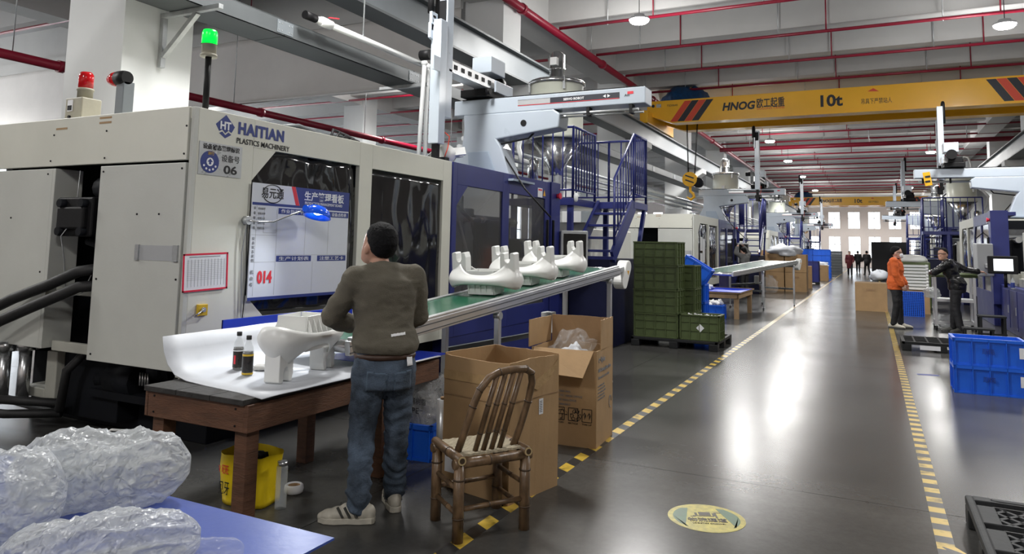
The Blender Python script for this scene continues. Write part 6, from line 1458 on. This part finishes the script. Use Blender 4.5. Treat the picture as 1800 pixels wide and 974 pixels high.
# ------------------------------------------------------------------ side of the man in the black jacket
simple_box('large closed cardboard carton on the aisle behind the orange-jacketed man', 22.75, .06, 1.05, .78, .76)
t = thing('perforated_crate', 'bright blue perforated basket standing on its side behind the two men', 'crate', (21.4, -.88, 0))
x0 = 21.2; MB().box((x0+.03, -1.15, 0), (x0+.32, -.61, .62)).build('shell', 'ink_navy', t, bevel=.02)  # navy colour paints the shade inside the holes between the bars
for i in range(13): MB().box((x0, -1.15+.0445*i, 0), (x0+.03, -1.136+.0445*i, .62)).build('bar', 'blue_plastic', t)
for i in range(15): MB().box((x0+.004, -1.15, .043*i), (x0+.028, -.60, .043*i+.013)).build('bar', 'blue_plastic', t)
for i in range(8):
    o = MB(place(22.55, -1.0, .62+.085*i, 0)).box((-.28, -.30, 0), (.28, .30, .012)).box((-.28, -.30, .0), (-.265, .30, .075)).box((-.28, -.30, 0), (.28, -.285, .075)).box((-.28, .285, 0), (.28, .30, .075)).cyl((-.27, .30, 0), (-.27, .30, .085), .035, n=10).cyl((-.27, -.30, 0), (-.27, -.30, .085), .035, n=10).build('moulded_tray', 'white_plastic'); tag(o, ORD[i]+' pale grey moulded tray from the bottom of the stack behind the men', 'plastic part', 'pale moulded trays')
simple_box('small brown carton carrying the pale moulded trays', 22.5, -1.0, .6, .66, .61)
t = thing('covered_tub', 'white domed cover on a dark green tub beyond the moulded trays', 'tub', (24.6, -1.05, 0))
MB().box((24.2, -1.5, 0), (25.0, -.6, 1.35)).build('tub', 'green_crate', t, bevel=.03); MB().lathe((24.6, -1.05, 1.35), [(.42, 0), (.40, .08), (.34, .16), (.2, .2), (.05, .21)], 20).build('cover', 'white_plastic', t)
# trolley
t = thing('frame_trolley', 'white aluminium frame trolley under the black-jacketed man\'s arms', 'trolley', (18.1, -1.55, 0))
for x in (17.85, 18.45):
    for y in (-1.18, -1.88):
        lg = MB().box((x-.025, y-.025, .1), (x+.025, y+.025, 1.12)).build('post', 'aluminium', t, bevel=.004); MB().cyl((x, y-.02, .05), (x, y+.02, .05), .05, n=12).build('caster', 'rubber', lg); MB().box((x-.04, y-.035, .085), (x+.04, y+.035, .10)).build('caster_plate', 'galvanised', lg)
    for z in (.16, .62): MB().box((x-.02, -1.9, z-.025), (x+.02, -1.16, z+.025)).build('cross_bar', 'aluminium', t)
for y in (-1.18, -1.88):
    for z in (.16, .62): MB().box((17.85, y-.02, z-.025), (18.45, y+.02, z+.025)).build('side_bar', 'aluminium', t)
MB().cyl((17.85, -1.95, 1.15), (17.85, -1.10, 1.15), .045, n=12).build('roller', 'green_crate', t); MB().cyl((18.45, -1.95, 1.15), (18.45, -1.10, 1.15), .045, n=12).build('roller', 'green_crate', t)
MB().box((17.87, -1.86, .64), (18.43, -1.2, .655)).build('shelf', 'galvanised', t)
crumple('film_bag', 'white plastic bag bulging off the trolley shelf', 'plastic film', (18.0, -1.12, .66), .16, 'film', 3.9, sq=.8); crumple('film_bag', 'white plastic bag slumped at the trolley foot', 'plastic film', (18.3, -1.4, .001), .2, 'film', 5.9, sq=.8)
for i, (x, y, w, d, h, lb) in enumerate(((16.3, -1.75, .35, .5, .22, 'low black step stool before the trolley'), (16.95, -2.05, .4, .45, .42, 'taller black step stool beside the low one'))):
    t = thing('step_stool', lb, 'stool', (x, y, 0)); MB().box((x-w/2, y-d/2, h-.03), (x+w/2, y+d/2, h)).build('tread', 'black_plastic', t)
    for sx in (-1, 1):
        for sy in (-1, 1): MB().box((x+sx*(w/2-.03)-.02, y+sy*(d/2-.03)-.02, 0), (x+sx*(w/2-.03)+.02, y+sy*(d/2-.03)+.02, h-.03)).build('leg', 'black_plastic', t)
    MB().box((x-w/2, y-d/2, .06), (x-w/2+.02, y+d/2, .09)).build('stretcher', 'black_plastic', t)
t = thing('operator_terminal', 'lit operator screen on an arm beside the navy cabinet', 'control panel', (17.6, -2.35, 1.0))
MB().box((17.55, -2.62, 1.22), (17.63, -2.10, 1.58)).build('housing', 'black', t, bevel=.02); MB().box((17.545, -2.53, 1.28), (17.552, -2.20, 1.52)).build('screen', 'screen_white', t); MB().cyl((17.6, -2.4, .95), (17.6, -2.4, 1.25), .03).build('arm', 'black', t)
for i, (y, m_, lb) in enumerate(((-2.40, 'ink_navy', 'small blue-labelled bottle on the navy cabinet'), (-2.62, 'green_crate', 'small green-labelled bottle on the navy cabinet'))):
    q = thing('drink_bottle', lb, 'bottle', (16.8, y, .951)); MB().lathe((16.8, y, .951), [(.03, 0), (.034, .01), (.034, .15), (.012, .2), (.012, .22)], 12).build('body', 'clear_plastic', q); MB().lathe((16.8, y, .951), [(.0345, .03), (.035, .035), (.035, .12), (.0345, .125)], 12).build('wrapper', m_, q)
t = thing('hanging_sign', 'small yellow and black sign hanging under the robot beam beside the men', 'sign', (20.6, -1.25, 3.3))
MB().box((20.58, -1.36, 3.28), (20.59, -1.20, 3.62), Matrix.Rotation(-.15, 3, 'X')).build('plate', 'hook_yellow', t)
for z in (3.36, 3.48): MB().box((20.573, -1.34, z), (20.58, -1.23, z+.05), Matrix.Rotation(-.15, 3, 'X')).build('print', 'ink_black', t)
o = MB().box((50, -2.0, 0), (50.1, .05, 2.25)).build('dark_screen_board', 'black'); tag(o, 'dark upright partition board far down the aisle', 'board')
crumple('white_parts_bag', 'white film heap on the floor near the dark partition', 'bags', (46.0, -.35, .001), .5, 'sheet_white', 2.9, sq=.7)
# beyond the machines on the column side: white ducts and a camera
for i, x in enumerate((15.2, 32.1, 49.0)):
    o = MB().prism([(x, 0), (x+1.2, 0), (x+1.2, 2.6), (x+.8, 3.2), (x+.3, 3.2), (x, 2.5)], 'y', 6.3, 6.75).build('chiller_cabinet', 'camouflage_grey', bevel=.02); tag(o, 'pale grey angular cabinet behind the '+('first', 'second', 'third')[i]+' navy platform', 'cabinet')
t = thing('pipe_rack', 'galvanised cooling-pipe rack passing behind the navy platforms', 'pipe rack', (20, 5.9, 3.2))
for k, z in enumerate((3.12, 3.25, 3.38)): MB().cyl((10.4, 6.3-.08*k, z), (70, 6.3-.08*k, z), .04, n=8).build('pipe', 'galvanised', t)
for i in range(16): MB().box((11+3.7*i, 6.05, 3.02), (11.06+3.7*i, 6.62, 3.07)).build('bearer', 'galvanised', t)

for i, (x, z0, z1) in enumerate(((21.28, 1.55, 1.95), (21.28, 1.05, 1.48), (21.62, 1.2, 1.9))):
    o = MB().box((x, 4.47, z0), (x+.30, 4.475, z1)).build('paper_notice', 'paper'); tag(o, ('upper', 'lower', 'farther')[i]+' white paper notice on the window of the second machine', 'notice')
